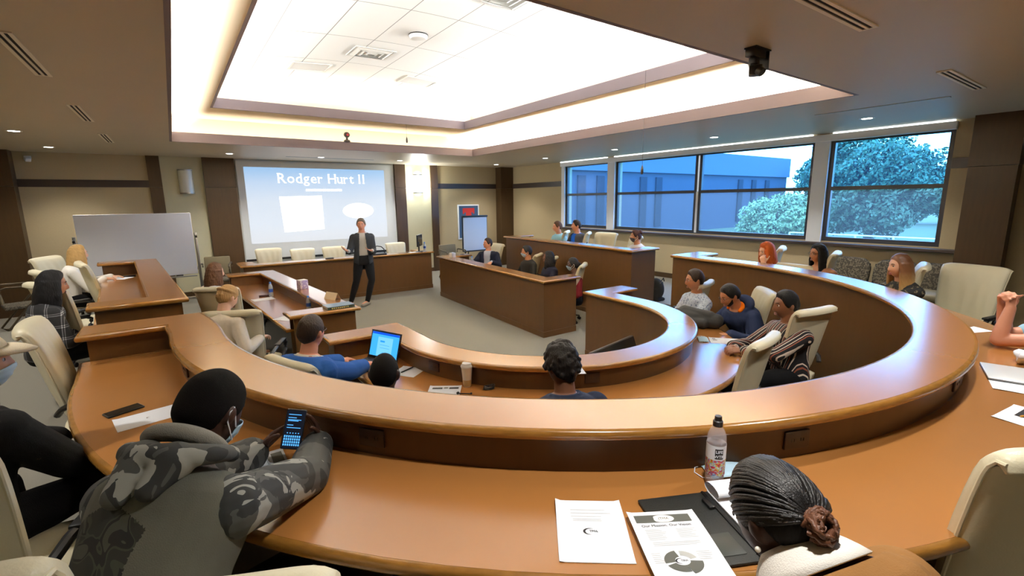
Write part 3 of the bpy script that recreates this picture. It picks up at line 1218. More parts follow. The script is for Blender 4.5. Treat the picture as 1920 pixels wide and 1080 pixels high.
# ================================================================ CHAIRS
def office_chair(label, loc, rz, group):
    t = thing('office_chair', label, 'chair', loc, rz, group)
    # seat cushion
    s = MB()
    prof = []
    nx = 13
    for u in np.linspace(-1, 1, nx):
        e = (1 - abs(u) ** 6) ** .5 if abs(u) < 1 else .15
        loop = []
        for (y, z) in [(-.24, .405), (.0, .39), (.20, .39), (.265, .41), (.285, .445), (.26, .48), (.18, .492), (.0, .482), (-.18, .478), (-.24, .46)]:
            zc = .44
            yy = .02 + (y - .02) * (.90 + .10 * e)
            loop.append((u * .265, yy, zc + (z - zc) * (.35 + .65 * e) + .004 * math.sin(u * 30) * (1 if z > .45 else 0)))
        prof.append(loop)
    s.grid(prof, closev=True, cap=True)
    s.build('seat', M_LEATHER, t, smooth=80)
    # tall back with a rolled top
    cl = [(-.205, .47), (-.225, .58), (-.247, .70), (-.270, .82), (-.294, .93), (-.313, 1.005), (-.326, 1.04), (-.344, 1.064), (-.366, 1.064), (-.380, 1.040)]
    th = [.04, .075, .09, .092, .088, .080, .074, .070, .062, .036]
    hw = [.215, .225, .235, .245, .255, .262, .264, .264, .262, .258]
    nx = 25
    P = []
    cl = np.array(cl)
    dense = np.linspace(0, len(cl) - 1, 37)
    cy = np.interp(dense, range(len(cl)), cl[:, 0])
    cz = np.interp(dense, range(len(cl)), cl[:, 1])
    tt = np.interp(dense, range(len(cl)), th)
    ww = np.interp(dense, range(len(cl)), hw)
    for u in np.linspace(-1, 1, nx):
        e = max(.12, (1 - abs(u) ** 7)) ** .5
        fr, bk = [], []
        for i in range(len(dense)):
            d = np.array([cy[min(i + 1, 36)] - cy[max(i - 1, 0)], cz[min(i + 1, 36)] - cz[max(i - 1, 0)]])
            d = d / (np.linalg.norm(d) + 1e-9)
            n = np.array([d[1], -d[0]])      # towards +y for an upright back
            c = np.array([cy[i] + .028 * u * u, cz[i]])
            g = min(1, i / 9.0) * max(0, 1 - max(0, i - 16) / 8.0)
            rip = (.0042 * math.sin(u * 15 + 1.1 * math.sin(i * .16 + u * 3)) + .0022 * math.sin(u * 37 + i * .12)) * g * e
            f = c + n * (tt[i] / 2 * e + rip)
            b = c - n * tt[i] / 2 * e
            fr.append((u * ww[i], f[0], f[1]))
            bk.append((u * ww[i], b[0], b[1]))
        P.append(fr + bk[::-1])
    s = MB()
    s.grid(P, closev=True, cap=True)
    bk = s.build('backrest', M_LEATHER, t, smooth=80)
    # piping along the two side seams of the back
    for sx in (-1, 1):
        s = MB()
        s.tube([(sx * (ww[i] + .001), cy[i] + .028 - .012, cz[i]) for i in range(2, 33, 2)], .0065, n=6)
        s.build('piping', M_LEATHER, bk)
    # arms
    for sx in (-1, 1):
        a = MB()
        pts = [(sx * .25, .06, .42), (sx * .30, .10, .47), (sx * .318, .15, .56), (sx * .32, .165, .62), (sx * .318, .12, .645), (sx * .315, 0, .652), (sx * .305, -.14, .645), (sx * .28, -.225, .60), (sx * .25, -.25, .56)]
        q = []
        for i in range(len(pts) - 1):
            for w in (0, .5):
                q.append(np.array(pts[i]) * (1 - w) + np.array(pts[i + 1]) * w)
        q.append(np.array(pts[-1]))
        a.tube(q, .021, n=8, flat=.8)
        a.box((sx * .314, .02, .66), (.055, .26, .022), bev=.009)
        a.build('armrest', M_BLACKP, t)
    c = MB()
    c.lathe([(.001, .10), (.032, .10), (.03, .26), (.018, .27), (.018, .37), (.001, .37)], n=14)
    c.box((0, 0, .382), (.24, .28, .03), bev=.008)
    c.build('column', M_BLACKP, t)
    for k in range(5):
        a = 2 * PI * k / 5 + .3
        d = np.array([math.cos(a), math.sin(a), 0])
        l = MB()
        l.tube([d * .02 + np.array([0, 0, .115]), d * .16 + np.array([0, 0, .105]), d * .30 + np.array([0, 0, .075])], [.026, .022, .016], n=8, flat=.8)
        l.build('base_leg', M_BLACKP, t)
        w = MB()
        side = np.array([-d[1], d[0], 0])
        for q in (-1, 1):
            R = np.column_stack([d, np.array([0, 0, 1.0]), side])
            w.lathe([(.001, -.009), (.024, -.009), (.028, -.005), (.028, .005), (.024, .009), (.001, .009)], c=d * .30 + side * q * .016 + np.array([0, 0, .028]), n=14, R=R)
        w.tube([d * .30 + np.array([0, 0, .03]), d * .30 + np.array([0, 0, .08])], .01, n=6)
        w.build('caster', M_BLACKR, t)
    snapshot(t)
    return t


CH0 = None


def chair(x, y, z, face, label, group, zs=1.0):
    """face: world angle (deg) the sitter looks towards"""
    global CH0
    rz = math.radians(face - 90)
    if CH0 is None:
        CH0 = office_chair(label, (x, y, z), rz, group)
        return CH0
    c = copy_tree(CH0, label, (x, y, z), rz, group)
    c.scale = (1, 1, zs)
    return c


for args in CHAIRS:
    chair(*args)

# patterned guest seats under the window
M_PATT = ramp_mat('guest_fabric', speckle_build(S(62, 56, 46), S(104, 96, 80), 45, .52), .9)


def guest_seat(label, y):
    t = thing('lounge_chair', label, 'chair', (8.55, y, TIER), PI / 2, 'patterned seats under the window')
    b = MB()
    P = []
    for u in np.linspace(-1, 1, 15):
        e = max(.12, 1 - abs(u) ** 5) ** .5
        loop = []
        for k in range(14):
            a = 2 * PI * k / 14
            ca, sa = math.cos(a), math.sin(a)
            z = .60 + (.19 * e + .03) * math.copysign(abs(sa) ** .5, sa)
            yy = -.20 - (z - .6) * .18 + .045 * math.copysign(abs(ca) ** .6, ca) * (.5 + .5 * e)
            loop.append((u * .275, yy, z))
        P.append(loop)
    b.grid(P, closev=True, cap=True)
    b.build('backrest', M_PATT, t, smooth=80)
    b = MB()
    b.box((0, .06, .40), (.54, .50, .10), bev=.035)
    b.build('seat', mat('guest_seat_vinyl', S(150, 140, 112), .5), t, smooth=80)
    for sx in (-.27, .27):
        b = MB()
        for q in (-.17, .27):
            b.tube([(sx, q, .0), (sx, q, .36)], .014, n=8)
        b.tube([(sx, -.17, .34), (sx, .27, .34)], .014, n=8)
        b.tube([(sx, -.17, .34), (sx * .95, -.22, .74)], .014, n=8)
        b.build('leg_frame', M_BLACKP, t)
    return t


guest_seat('patterned grey seat under the window, farthest from the dark pilaster', 2.98)
guest_seat('patterned grey seat under the window, in the middle behind the blonde woman', 2.38)
guest_seat('patterned grey seat under the window, beside the dark pilaster', 1.93)


def metal_chair(label, loc, rz):
    t = thing('guest_chair', label, 'chair', loc, rz, 'metal framed guest chairs')
    m = mat('bronze_metal', S(92, 82, 66), .35, .7)
    for sx in (-.28, .28):
        b = MB()
        b.tube([(sx, .28, 0.015), (sx, -.22, .015), (sx, -.27, .05), (sx, .0, .0 + .40), (sx, .22, .66), (sx, .25, .74), (sx, .20, .78), (sx, -.18, .79), (sx, -.24, .77), (sx, -.25, .70)], .016, n=8)
        b.build('arm_frame', m, t)
    b = MB()
    b.box((0, .0, .44), (.50, .46, .06), bev=.02)
    b.build('seat', M_PATT, t, smooth=80)
    b = MB()
    b.box((0, -.27, .72), (.50, .05, .40), bev=.02, R=rotax((1, 0, 0), .15))
    b.build('backrest', mat('guest_back', S(118, 108, 84), .8), t, smooth=80)
    return t


metal_chair('metal framed guest chair standing at the far left corner pillar', (-2.25, 11.1, 0), -PI / 2 + .3)
metal_chair('metal framed guest chair just right of the whiteboard', (.62, 12.1, 0), PI - .2)
metal_chair('grey backed guest chair behind the flip chart, beyond the desk corner', (5.95, 11.15, 0), PI)
# ================================================================ PEOPLE
def smooth01(x):
    x = np.clip(x, 0, 1)
    return x * x * (3 - 2 * x)


def head_surface(th, ph, fem=0.0, face=1.0):
    """th azimuth from +y (0 = front) towards +x, ph elevation; arrays. local head coords: x right, y forward, z up"""
    sx = np.cos(ph) * np.sin(th)
    sy = np.cos(ph) * np.cos(th)
    sz = np.sin(ph)
    x, y, z = sx * .076, sy * .096, sz * .117
    t = np.clip(-sz, 0, 1)
    x = x * (1 - (.30 + .05 * fem) * t ** 1.4)
    y = np.where(sy > 0, y * (1 - .06 * t), y * (1 - .42 * t ** 1.2))
    z = np.where(sz < 0, z * (1.02 + .06 * np.clip(sy, 0, 1)), z)
    y = np.where((sy < 0) & (sz > -.2), y * 1.05, y)
    g = lambda a, b: np.exp(-(a / b) ** 2)
    fr = np.clip(sy, 0, 1) ** 2 * face
    ax = np.abs(x)
    dy = np.zeros_like(x)
    prof = smooth01((.022 - z) / .05) * smooth01((z + .050) / .012)
    dy += .026 * g(x, .0115 + .004 * prof) * prof
    dy += .006 * g(x, .010) * g(z - .012, .014)
    dy -= .010 * g(ax - .031, .014) * g(z - .010, .011)
    dy += .005 * g(ax - .028, .022) * g(z - .032, .009)
    dy += .006 * g(x, .020) * g(z + .064, .006)
    dy += .005 * g(x, .016) * g(z + .076, .006)
    dy -= .003 * g(x, .024) * g(z + .070, .0025)
    dy += .009 * g(x, .020) * g(z + .102, .016)
    dy += .003 * g(ax - .045, .018) * g(z + .028, .02)
    y = y + dy * fr
    return x, y, z


def head_grid(nu, nv, **k):
    th = np.arange(nu) * 2 * PI / nu
    ph = (np.arange(nv) + .5) / nv * PI - PI / 2
    T, P = np.meshgrid(th, ph)
    x, y, z = head_surface(T, P, **k)
    return np.stack([x, y, z], -1), T, P


def hairline(T):
    """height of the hair edge as a function of azimuth (0 front .. pi back)"""
    a = np.abs((T + PI) % (2 * PI) - PI)
    return np.interp(a, [0, .45, .80, 1.0, 1.25, 1.5, 1.75, 2.1, PI], [.074, .070, .058, .030, -.006, -.018, -.002, -.050, -.078])


def ik(Sh, W, a, b, pole):
    d = W - Sh
    L = min(np.linalg.norm(d), (a + b) * .995)
    u = nrm(d)
    x = (a * a - b * b + L * L) / (2 * L)
    h = math.sqrt(max(a * a - x * x, 0))
    p = pole - u * (pole @ u)
    return Sh + u * x + nrm(p) * h, Sh + u * L


def hand(mb, W, d, n, side, curl=.5, spread=.12, thumb=.5, sc=1.0, curls=None):
    """W wrist, d pointing to the fingertips, n palm normal, thumb on the `l` side"""
    d = nrm(d)
    n = nrm(n - d * (n @ d))
    l = np.cross(d, n) * side
    k = sc
    base = W + d * .012 * k
    kn = []
    for i, o in enumerate((.030, .010, -.011, -.030)):
        p = W + d * (.088 - .004 * abs(i - 1.2)) * k + l * o * k - n * .002
        kn.append(p)
        mb.capsule(base + l * o * .55 * k, .0145 * k, p, .0115 * k, 8, 2)
    mb.capsule(W + d * .03 * k + l * .02 * k, .015 * k, W + d * .065 * k - l * .018 * k, .013 * k, 8, 2)
    ln = (.042, .047, .044, .034)
    for i in range(4):
        c = curls[i] if curls else curl * (1 + .08 * (i - 1))
        p = kn[i]
        dirv = nrm(d + l * (spread * (1.2 - i * .8)))
        r = (.0102, .0106, .0102, .009)[i] * k
        for s, (q, f) in enumerate(((1.0, .75), (.62, 1.0), (.5, .75))):
            ax = np.cross(dirv, n)
            dirv = rotax(ax, c * f) @ dirv
            p2 = p + dirv * ln[i] * q * k
            mb.capsule(p, r, p2, r * .9, 8, 2)
            p, r = p2, r * .9
    tb = W + d * .028 * k + l * .026 * k + n * .006 * k
    td = nrm(d * .62 + l * .75 + n * .35 * thumb)
    p1 = tb + td * .042 * k
    mb.capsule(W + d * .018 * k + l * .012 * k, .017 * k, tb, .015 * k, 8, 2)
    mb.capsule(tb, .0145 * k, p1, .0115 * k, 8, 2)
    td = nrm(td + d * .55 * thumb + n * .3 * thumb - l * .25 * thumb)
    p2 = p1 + td * .030 * k
    mb.capsule(p1, .0112 * k, p2, .0098 * k, 8, 2)
    td = nrm(td + n * .35 * thumb - l * .2 * thumb)
    mb.capsule(p2, .0098 * k, p2 + td * .024 * k, .008 * k, 8, 2)


class Fig:
    pass


def figure(head, face, lean=6, sit=True, floor=0.0, hyaw=None, hpitch=0, hroll=0, arms=None, k=1.0, build=1.0, neck=.085, twist=0, knee=8, stand_legs=None, slouch=0.0, shrug=0.0):
    """works out every joint in world space"""
    F = Fig()
    F.k, F.b = k, build
    a = math.radians(face)
    f = np.array([math.cos(a), math.sin(a), 0])
    r = np.array([math.sin(a), -math.cos(a), 0])
    up = np.array([0, 0, 1.0])
    F.f, F.r = f, r
    le = math.radians(lean)
    u1 = nrm(up * math.cos(le * .7) + f * math.sin(le * .7))
    u2 = nrm(up * math.cos(le * 1.25) + f * math.sin(le * 1.25))
    un = nrm(up * math.cos(le * .8) + f * math.sin(le * .8 + .12))
    ts = (.86 if sit else .97) * k
    head = np.asarray(head, float)
    hy = math.radians(face if hyaw is None else hyaw)
    hp = math.radians(hpitch)
    hf = np.array([math.cos(hy), math.sin(hy), 0])
    hr = np.array([math.sin(hy), -math.cos(hy), 0])
    hu = nrm(up * math.cos(hp) + hf * math.sin(hp))
    hfd = nrm(hf * math.cos(hp) - up * math.sin(hp))
    Rh = np.column_stack([hr, hfd, hu])
    if hroll:
        Rh = Rh @ rotax((0, 1, 0), math.radians(hroll))
    F.Rh = Rh
    F.hk = k
    F.hc = head - Rh @ np.array([0, 0, .117 * k])
    F.nb = F.hc - Rh @ np.array([0, .025, .08]) * k - un * neck * k      # base of the neck
    F.waist = F.nb - u2 * .30 * ts
    F.pel = F.waist - u1 * .24 * ts
    F.u1, F.u2 = u1, u2
    F.fwd1 = nrm(np.cross(u1, r) * -1)
    F.fwd1 = np.cross(up, r) if abs(lean) < .1 else nrm(f - u1 * (f @ u1))
    F.fwd2 = nrm(f - u2 * (f @ u2))
    tw = math.radians(twist)
    r2 = r * math.cos(tw) + F.fwd2 * math.sin(tw)
    F.r2 = r2
    F.sh, F.el, F.wr, F.hd, F.hn, F.hp = {}, {}, {}, {}, {}, {}
    for s, n in ((-1, 'L'), (1, 'R')):
        sh = F.nb - u2 * (.092 - shrug) * k + r2 * s * .166 * k * (.5 + .5 * build) - F.fwd2 * .005
        ar = (arms or {}).get(n, 'lap')
        if isinstance(ar, str):
            ar = {'pose': ar}
        pose = ar.get('pose')
        pk = dict(curl=.55, thumb=.5)
        if pose == 'lap':
            W = F.pel + f * .26 * k + r * s * .09 * k + up * .10
            d, nn, pole = nrm(f * .7 - r * s * .5), -up, -f * .4 + r * s * .8 - up * .5
        elif pose == 'side':
            W = sh - up * .50 * k + r * s * .05
            d, nn, pole = -up + f * .1, -r * s, -f
        elif pose == 'rest':
            W = F.pel + f * .22 * k + r * s * .27 * k + up * .17
            d, nn, pole = nrm(f), -up, -f * .6 + r * s * .3 - up * .6
        else:
            W = np.asarray(ar['w'], float)
            d = np.asarray(ar.get('d', f), float)
            nn = np.asarray(ar.get('n', -up), float)
            pole = np.asarray(ar.get('pole', r * s * .6 - up * .8), float)
            pk.update({q: ar[q] for q in ('curl', 'thumb', 'spread', 'curls') if q in ar})
        if isinstance(ar, dict) and 'el' in ar:
            el = np.asarray(ar['el'], float)
        else:
            el, W = ik(sh, W, .285 * k, .255 * k, np.asarray(pole, float))
        F.sh[n], F.el[n], F.wr[n], F.hd[n], F.hn[n], F.hp[n] = sh, el, W, nrm(d), nrm(nn), pk
    F.hip, F.kn, F.an, F.toe = {}, {}, {}, {}
    for s, n in ((-1, 'L'), (1, 'R')):
        hip = F.pel + r * s * .09 * k - up * .01
        if sit:
            kd = nrm(f * math.cos(math.radians(knee)) + r * s * math.sin(math.radians(knee + 2)) + up * (-.02))
            kn = hip + kd * .43 * k
            kz = floor + .50 * k
            kn[2] = max(min(hip[2] + .06, kz + .03), kz - .06)
            an = np.array([kn[0], kn[1], floor + .09]) + f * .02
            F.sit = True
        else:
            q = stand_legs[n]
            kn, an = hip + np.asarray(q[0]), np.asarray(q[1], float)
        F.hip[n], F.kn[n], F.an[n] = hip, kn, an
        F.toe[n] = an + (nrm(f + r * s * .25) if sit else nrm(np.asarray(q[2], float))) * .16 * k - up * .045
    F.base = np.array([F.pel[0], F.pel[1], floor])
    return F


def torso_loft(mb, F, inf=0.0, lo=-.10, hi=.56, chest=0.0, belly=0.0, nn=20):
    """elliptical loft along the bent spine"""
    k, b = F.k, F.b
    T = [(-.10, .120, .095), (-.06, .165, .120), (0, .176, .130), (.10, .162, .122), (.20, .150, .112), (.26, .152, .112), (.34, .165, .118), (.42, .176, .120), (.47, .176, .112), (.505, .150, .094), (.53, .105, .078), (.55, .072, .066), (.56, .06, .06)]
    ts = np.array([t[0] for t in T])
    L1 = np.linalg.norm(F.waist - F.pel)
    L2 = np.linalg.norm(F.nb - F.waist)
    P = []
    tt = np.linspace(lo, hi, 26)
    for t in tt:
        rx = np.interp(t, ts, [q[1] for q in T]) * k * b + inf
        ry = np.interp(t, ts, [q[2] for q in T]) * k * b + inf
        if t < 0:
            c = F.pel + F.u1 * t
            fw, rr = F.fwd1, F.r
        elif t < .24:
            w = t / .24
            c = F.pel + (F.waist - F.pel) * w
            fw, rr = nrm(F.fwd1 * (1 - w) + F.fwd2 * w), F.r
        else:
            w = (t - .24) / .30
            c = F.waist + (F.nb - F.waist) * w
            fw, rr = F.fwd2, nrm(F.r * (1 - min(w, 1)) + F.r2 * min(w, 1))
        ring = []
        for q in range(nn):
            a = 2 * PI * q / nn
            ca, sa = math.cos(a), math.sin(a)
            e = .82
            x = math.copysign(abs(ca) ** e, ca) * rx
            y = math.copysign(abs(sa) ** e, sa) * ry
            if sa > 0:
                y += chest * math.exp(-((t - .36) / .06) ** 2) * sa * (.4 + .6 * abs(ca) * 1.4) + belly * math.exp(-((t - .13) / .09) ** 2) * sa
            ring.append(c + rr * x + fw * y)
        P.append(ring)
    mb.grid(P, closev=True, cap=True)


def arm_caps(mb, F, n, inf=0.0, upto=1.0, start=0.0):
    k = F.k * (.6 + .4 * F.b)
    s, e, w = F.sh[n], F.el[n], F.wr[n]
    mb.ell(s, np.array([.058, .058, .058]) * k + inf)
    if upto <= .5:
        q = s + (e - s) * upto * 2
        mb.capsule(s, .053 * k + inf, q, (.053 - .009 * upto * 2) * k + inf, 14)
        return
    m = s + (e - s) * .45
    mb.capsule(s, .054 * k + inf, m, .049 * k + inf, 14)
    mb.capsule(m, .049 * k + inf, e, .041 * k + inf, 14)
    t = (upto - .5) * 2
    m2 = e + (w - e) * .30
    q = e + (w - e) * t
    mb.capsule(e, .041 * k + inf, m2, .042 * k + inf, 14)
    mb.capsule(m2, .042 * k + inf, q, (.042 - .013 * t) * k + inf, 14)


def leg_caps(mb, F, n, inf=0.0, upto=1.0):
    k = F.k * (.6 + .4 * F.b)
    h, kn, a = F.hip[n], F.kn[n], F.an[n]
    mb.capsule(h, .088 * k + inf, h + (kn - h) * .5, .078 * k + inf, 14)
    mb.capsule(h + (kn - h) * .5, .078 * k + inf, kn, .056 * k + inf, 14)
    q = kn + (a - kn) * min(1, upto)
    m = kn + (q - kn) * .35
    mb.capsule(kn, .055 * k + inf, m, .054 * k + inf, 14)
    mb.capsule(m, .054 * k + inf, q, .037 * k + inf, 14)


def wrinkle(me, amp, seed=0, freq=14):
    n = len(me.vertices)
    co = np.empty(n * 3)
    me.vertices.foreach_get('co', co)
    co = co.reshape(-1, 3)
    no = np.empty(n * 3)
    me.vertices.foreach_get('normal', no)
    no = no.reshape(-1, 3)
    rg = np.random.default_rng(seed)
    h = np.zeros(n)
    for q in range(7):
        d = nrm(rg.normal(size=3))
        f = freq * (.6 + 1.3 * rg.random())
        ph = rg.random() * 6.28
        w = co @ nrm(rg.normal(size=3)) * 5 + rg.random() * 6
        h += np.sin(co @ d * f + ph + 1.5 * np.sin(w)) / 7
    h = np.sign(h) * np.abs(h) ** .8
    co += no * (h * amp)[:, None]
    me.vertices.foreach_set('co', co.ravel())
    me.update()


def cut(me, fn):
    """delete faces whose centre satisfies fn(centres)"""
    bm = bmesh.new()
    bm.from_mesh(me)
    C = np.array([f.calc_center_median() for f in bm.faces])
    k = fn(C)
    bmesh.ops.delete(bm, geom=[f for f, q in zip(bm.faces, k) if q], context='FACES')
    bm.to_mesh(me)
    bm.free()


def inside_torso(F, C, base):
    """torso coordinates (side, forward, height over pelvis) of world points"""
    P = C + base
    d = P - F.pel
    up = nrm(F.nb - F.pel)
    fw = nrm(F.f - up * (F.f @ up))
    return d @ F.r2, d @ fw, d @ up


def hair_mesh(F, style, vox, lift=.014, top=.02, length=.26, seed=1, fem=0.0, line=0.0):
    mb = MB()
    G, T, Pp = head_grid(48, 36, fem=fem, face=.2)
    z = G[..., 2]
    hl = hairline(T) + line
    m = smooth01((z - hl) / .006)
    tap = smooth01((z - hl) / .026)
    th = lift + (top - lift) * smooth01((z - .02) / .09)
    rg = np.random.default_rng(seed)
    if style == 'curly':
        lump = sum(np.sin(G @ nrm(rg.normal(size=3)) * (90 + 70 * rg.random()) + rg.random() * 6) for _ in range(6)) / 6
        th = th * (1 + .55 * lump)
    elif style not in ('buzz',):
        lump = sum(np.sin(G @ (nrm(rg.normal(size=3)) * np.array([1, 1, .35])) * (60 + 60 * rg.random()) + rg.random() * 6) for _ in range(5)) / 5
        th = th * (1 + .18 * lump)
    R = np.linalg.norm(G, axis=-1, keepdims=True)
    H = G * ((1 - m)[..., None] * .92 + m[..., None] * (1.012 + (th * tap)[..., None] / R))
    mb.grid(H, closev=True, cap=True)
    hk = F.hk
    if style in ('long', 'longfront', 'bob'):
        for a in np.linspace(1.0 if style == 'longfront' else 1.25, 2 * PI - (1.0 if style == 'longfront' else 1.25), 26):
            d = np.array([math.sin(a), math.cos(a), 0])
            p0 = np.array([d[0] * .078, d[1] * .098, .03])
            ln = length * (1 - .12 * rg.random())
            w = .4 if abs(a - PI) > 1.5 else 0
            p1 = p0 + np.array([d[0] * .016, d[1] * .018, -.12])
            p2 = p1 + np.array([d[0] * .004, -.01 * (1 - w) + .035 * w, -(ln - .12)])
            mb.chain([p0, p1, p2], [.019, .021, .011], 8)
    if style == 'curly':
        for q in range(230):
            a, e = rg.random() * 2 * PI, rg.random() ** .7 * 1.5 - .25
            x, y, zz = (float(v) for v in head_surface(np.array(a), np.array(e), face=.2))
            if zz < float(hairline(np.array(a))) + .008:
                continue
            p = np.array([x, y, zz]) * (1.16 + .10 * rg.random())
            mb.ell(p, np.array([.011, .011, .011]) * (.8 + .7 * rg.random()), n=8, m=6)
    if style in ('bun',):
        mb.ell((0, -.085, .075), (.058, .05, .052), n=16, m=12)
        for q in range(14):
            v = nrm(rg.normal(size=3))
            mb.ell(np.array([0, -.09, .078]) + v * np.array([.045, .04, .04]), (.02, .02, .018))
    if style == 'ponytail':
        mb.chain([(0, -.09, .03), (0, -.125, .0), (0, -.135, -.06), (.0, -.12, -.13), (0, -.11, -.18)], [.03, .032, .034, .028, .014], 12)
    if style == 'crownbraid':
        for q in range(20):
            a = .9 + q / 19 * (2 * PI - 1.8)
            mb.ell((math.sin(a) * .078, math.cos(a) * .094 - .012, .055 - .02 * math.cos(a)), (.019, .014, .015), R=rotax((0, 0, 1), -a) @ rotax((0, 1, 0), .7))
        mb.ell((0, -.088, .02), (.045, .030, .050), n=16, m=12)
        for q in range(12):
            v = nrm(rg.normal(size=3))
            mb.ell(np.array([0, -.095, .02]) + v * np.array([.035, .02, .04]), (.016, .014, .014))
    mb.xf(F.Rh * hk, F.hc - F.base)
    me = remesh(mb, 'hair', vox, 1 if style == 'curly' else 2)
    if style in ('long', 'longfront', 'bob', 'ponytail'):
        wrinkle(me, .003, seed, 120)
    return me


def face_bits(F, person, skin_dark, lipc, iris, brow, glasses=None, lips=True):
    k = F.hk
    R, c = F.Rh, F.hc - F.base
    ew = mat('eye_white', S(225, 220, 212), .2)
    for s in (-1, 1):
        mb = MB()
        ctr = c + R @ (np.array([s * .031, .0718, .010]) * k)
        mb.ell(ctr, np.array([.0125] * 3) * k, n=12, m=8)
        mb.cur = 1
        mb.lathe([(.001, .0010), (.0056, .0005), (.0070, -.0012)], c=ctr + R @ (np.array([0, .0122, 0]) * k), n=10, R=R @ rotax((1, 0, 0), -PI / 2))
        mb.build('eye', [ew, mat('iris_' + iris, {'brown': S(40, 24, 14), 'blue': S(70, 95, 120)}[iris], .15)], person, smooth=80)
        mb = MB()
        pts = [c + R @ (np.array([s * x, y, z]) * k) for x, y, z in ((.014, .0905, .0285), (.026, .0905, .0335), (.038, .086, .033), (.047, .079, .028))]
        mb.tube(pts, [.0028 * k, .0034 * k, .003 * k, .0018 * k], n=6)
        mb.build('eyebrow', brow, person, smooth=80)
    th = np.linspace(-.30, .30, 9)
    mb = MB()
    for zz, h in ((-.0625, .0055), (-.0755, .006)):
        P = []
        for q in (-1, -.3, .3, 1):
            row = []
            for t in th:
                x = t / .30 * .024
                w = math.sqrt(max(0, 1 - (t / .31) ** 2))
                y = .0905 - 11 * x * x + .004 * w * (1 - q * q)
                row.append(c + R @ (np.array([x, y + .001, zz + h * q * w]) * k))
            P.append(row)
        mb.grid(P)
    if lips:
        mb.build('lips', lipc, person, smooth=80)
    if glasses:
        mb = MB()
        for s in (-1, 1):
            pts = [c + R @ (np.array([s * .033 + .021 * math.cos(a), .101 - .006 * abs(math.cos(a)), .008 + .016 * math.sin(a)]) * k) for a in np.arange(14) * 2 * PI / 14]
            mb.tube(pts, .0014 * k, n=6, closed=True)
            mb.tube([c + R @ (np.array(q) * k) for q in ((s * .054, .097, .012), (s * .072, .06, .012), (s * .080, -.005, .012), (s * .078, -.025, -.005))], .0015 * k, n=6)
        mb.tube([c + R @ (np.array(q) * k) for q in ((-.012, .1, .012), (0, .104, .015), (.012, .1, .012))], .0014 * k, n=6)
        mb.build('glasses', glasses, person, smooth=80)


def face_mask(F, person, m, low=0.0):
    k = F.hk
    R, c = F.Rh, F.hc - F.base
    th = np.linspace(-1.25, 1.25, 23)
    zs = np.linspace(0, 1, 12)
    P = []
    for q in zs:
        row = []
        for t in th:
            e = (t / 1.25) ** 2
            zt, zb = -.012 - .022 * e + low, -.112 + .030 * e + low
            z = zt + (zb - zt) * q
            ph = math.asin(max(-1, min(1, z / .117)))
            x, y, _ = head_surface(np.array(t), np.array(ph), face=.35)
            n = nrm([float(x), float(y), 0])
            o = .013 + .007 * math.sin(q * PI) * (1 - e) + .0012 * math.sin(q * 18)
            row.append(c + R @ (np.array([float(x) + n[0] * o, float(y) + n[1] * o, z]) * k))
        P.append(row)
    mb = MB()
    mb.grid(P)
    mk = mb.build('face_mask', m, person, smooth=80)
    sol = mk.modifiers.new('t', 'SOLIDIFY')
    sol.thickness = .002
    mb = MB()
    for s in (-1, 1):
        mb = MB()
        mb.tube([c + R @ (np.array(q) * k) for q in ((s * .074, .030, -.036 + low), (s * .083, .005, .0 + low * .5), (s * .088, -.012, .022), (s * .089, -.026, .006), (s * .085, -.022, -.022), (s * .080, .0, -.045 + low), (s * .068, .034, -.075 + low))], .0021 * k, n=6)
        mb.build('ear_loop', M_PAPER, mk, smooth=80)


SKIN = {}


def skin(name, col):
    return mat('skin_' + name, col, .48, spec=.4, var=.05, vscale=14)


LIP = lambda n, c: mat('lip_' + n, c, .4)


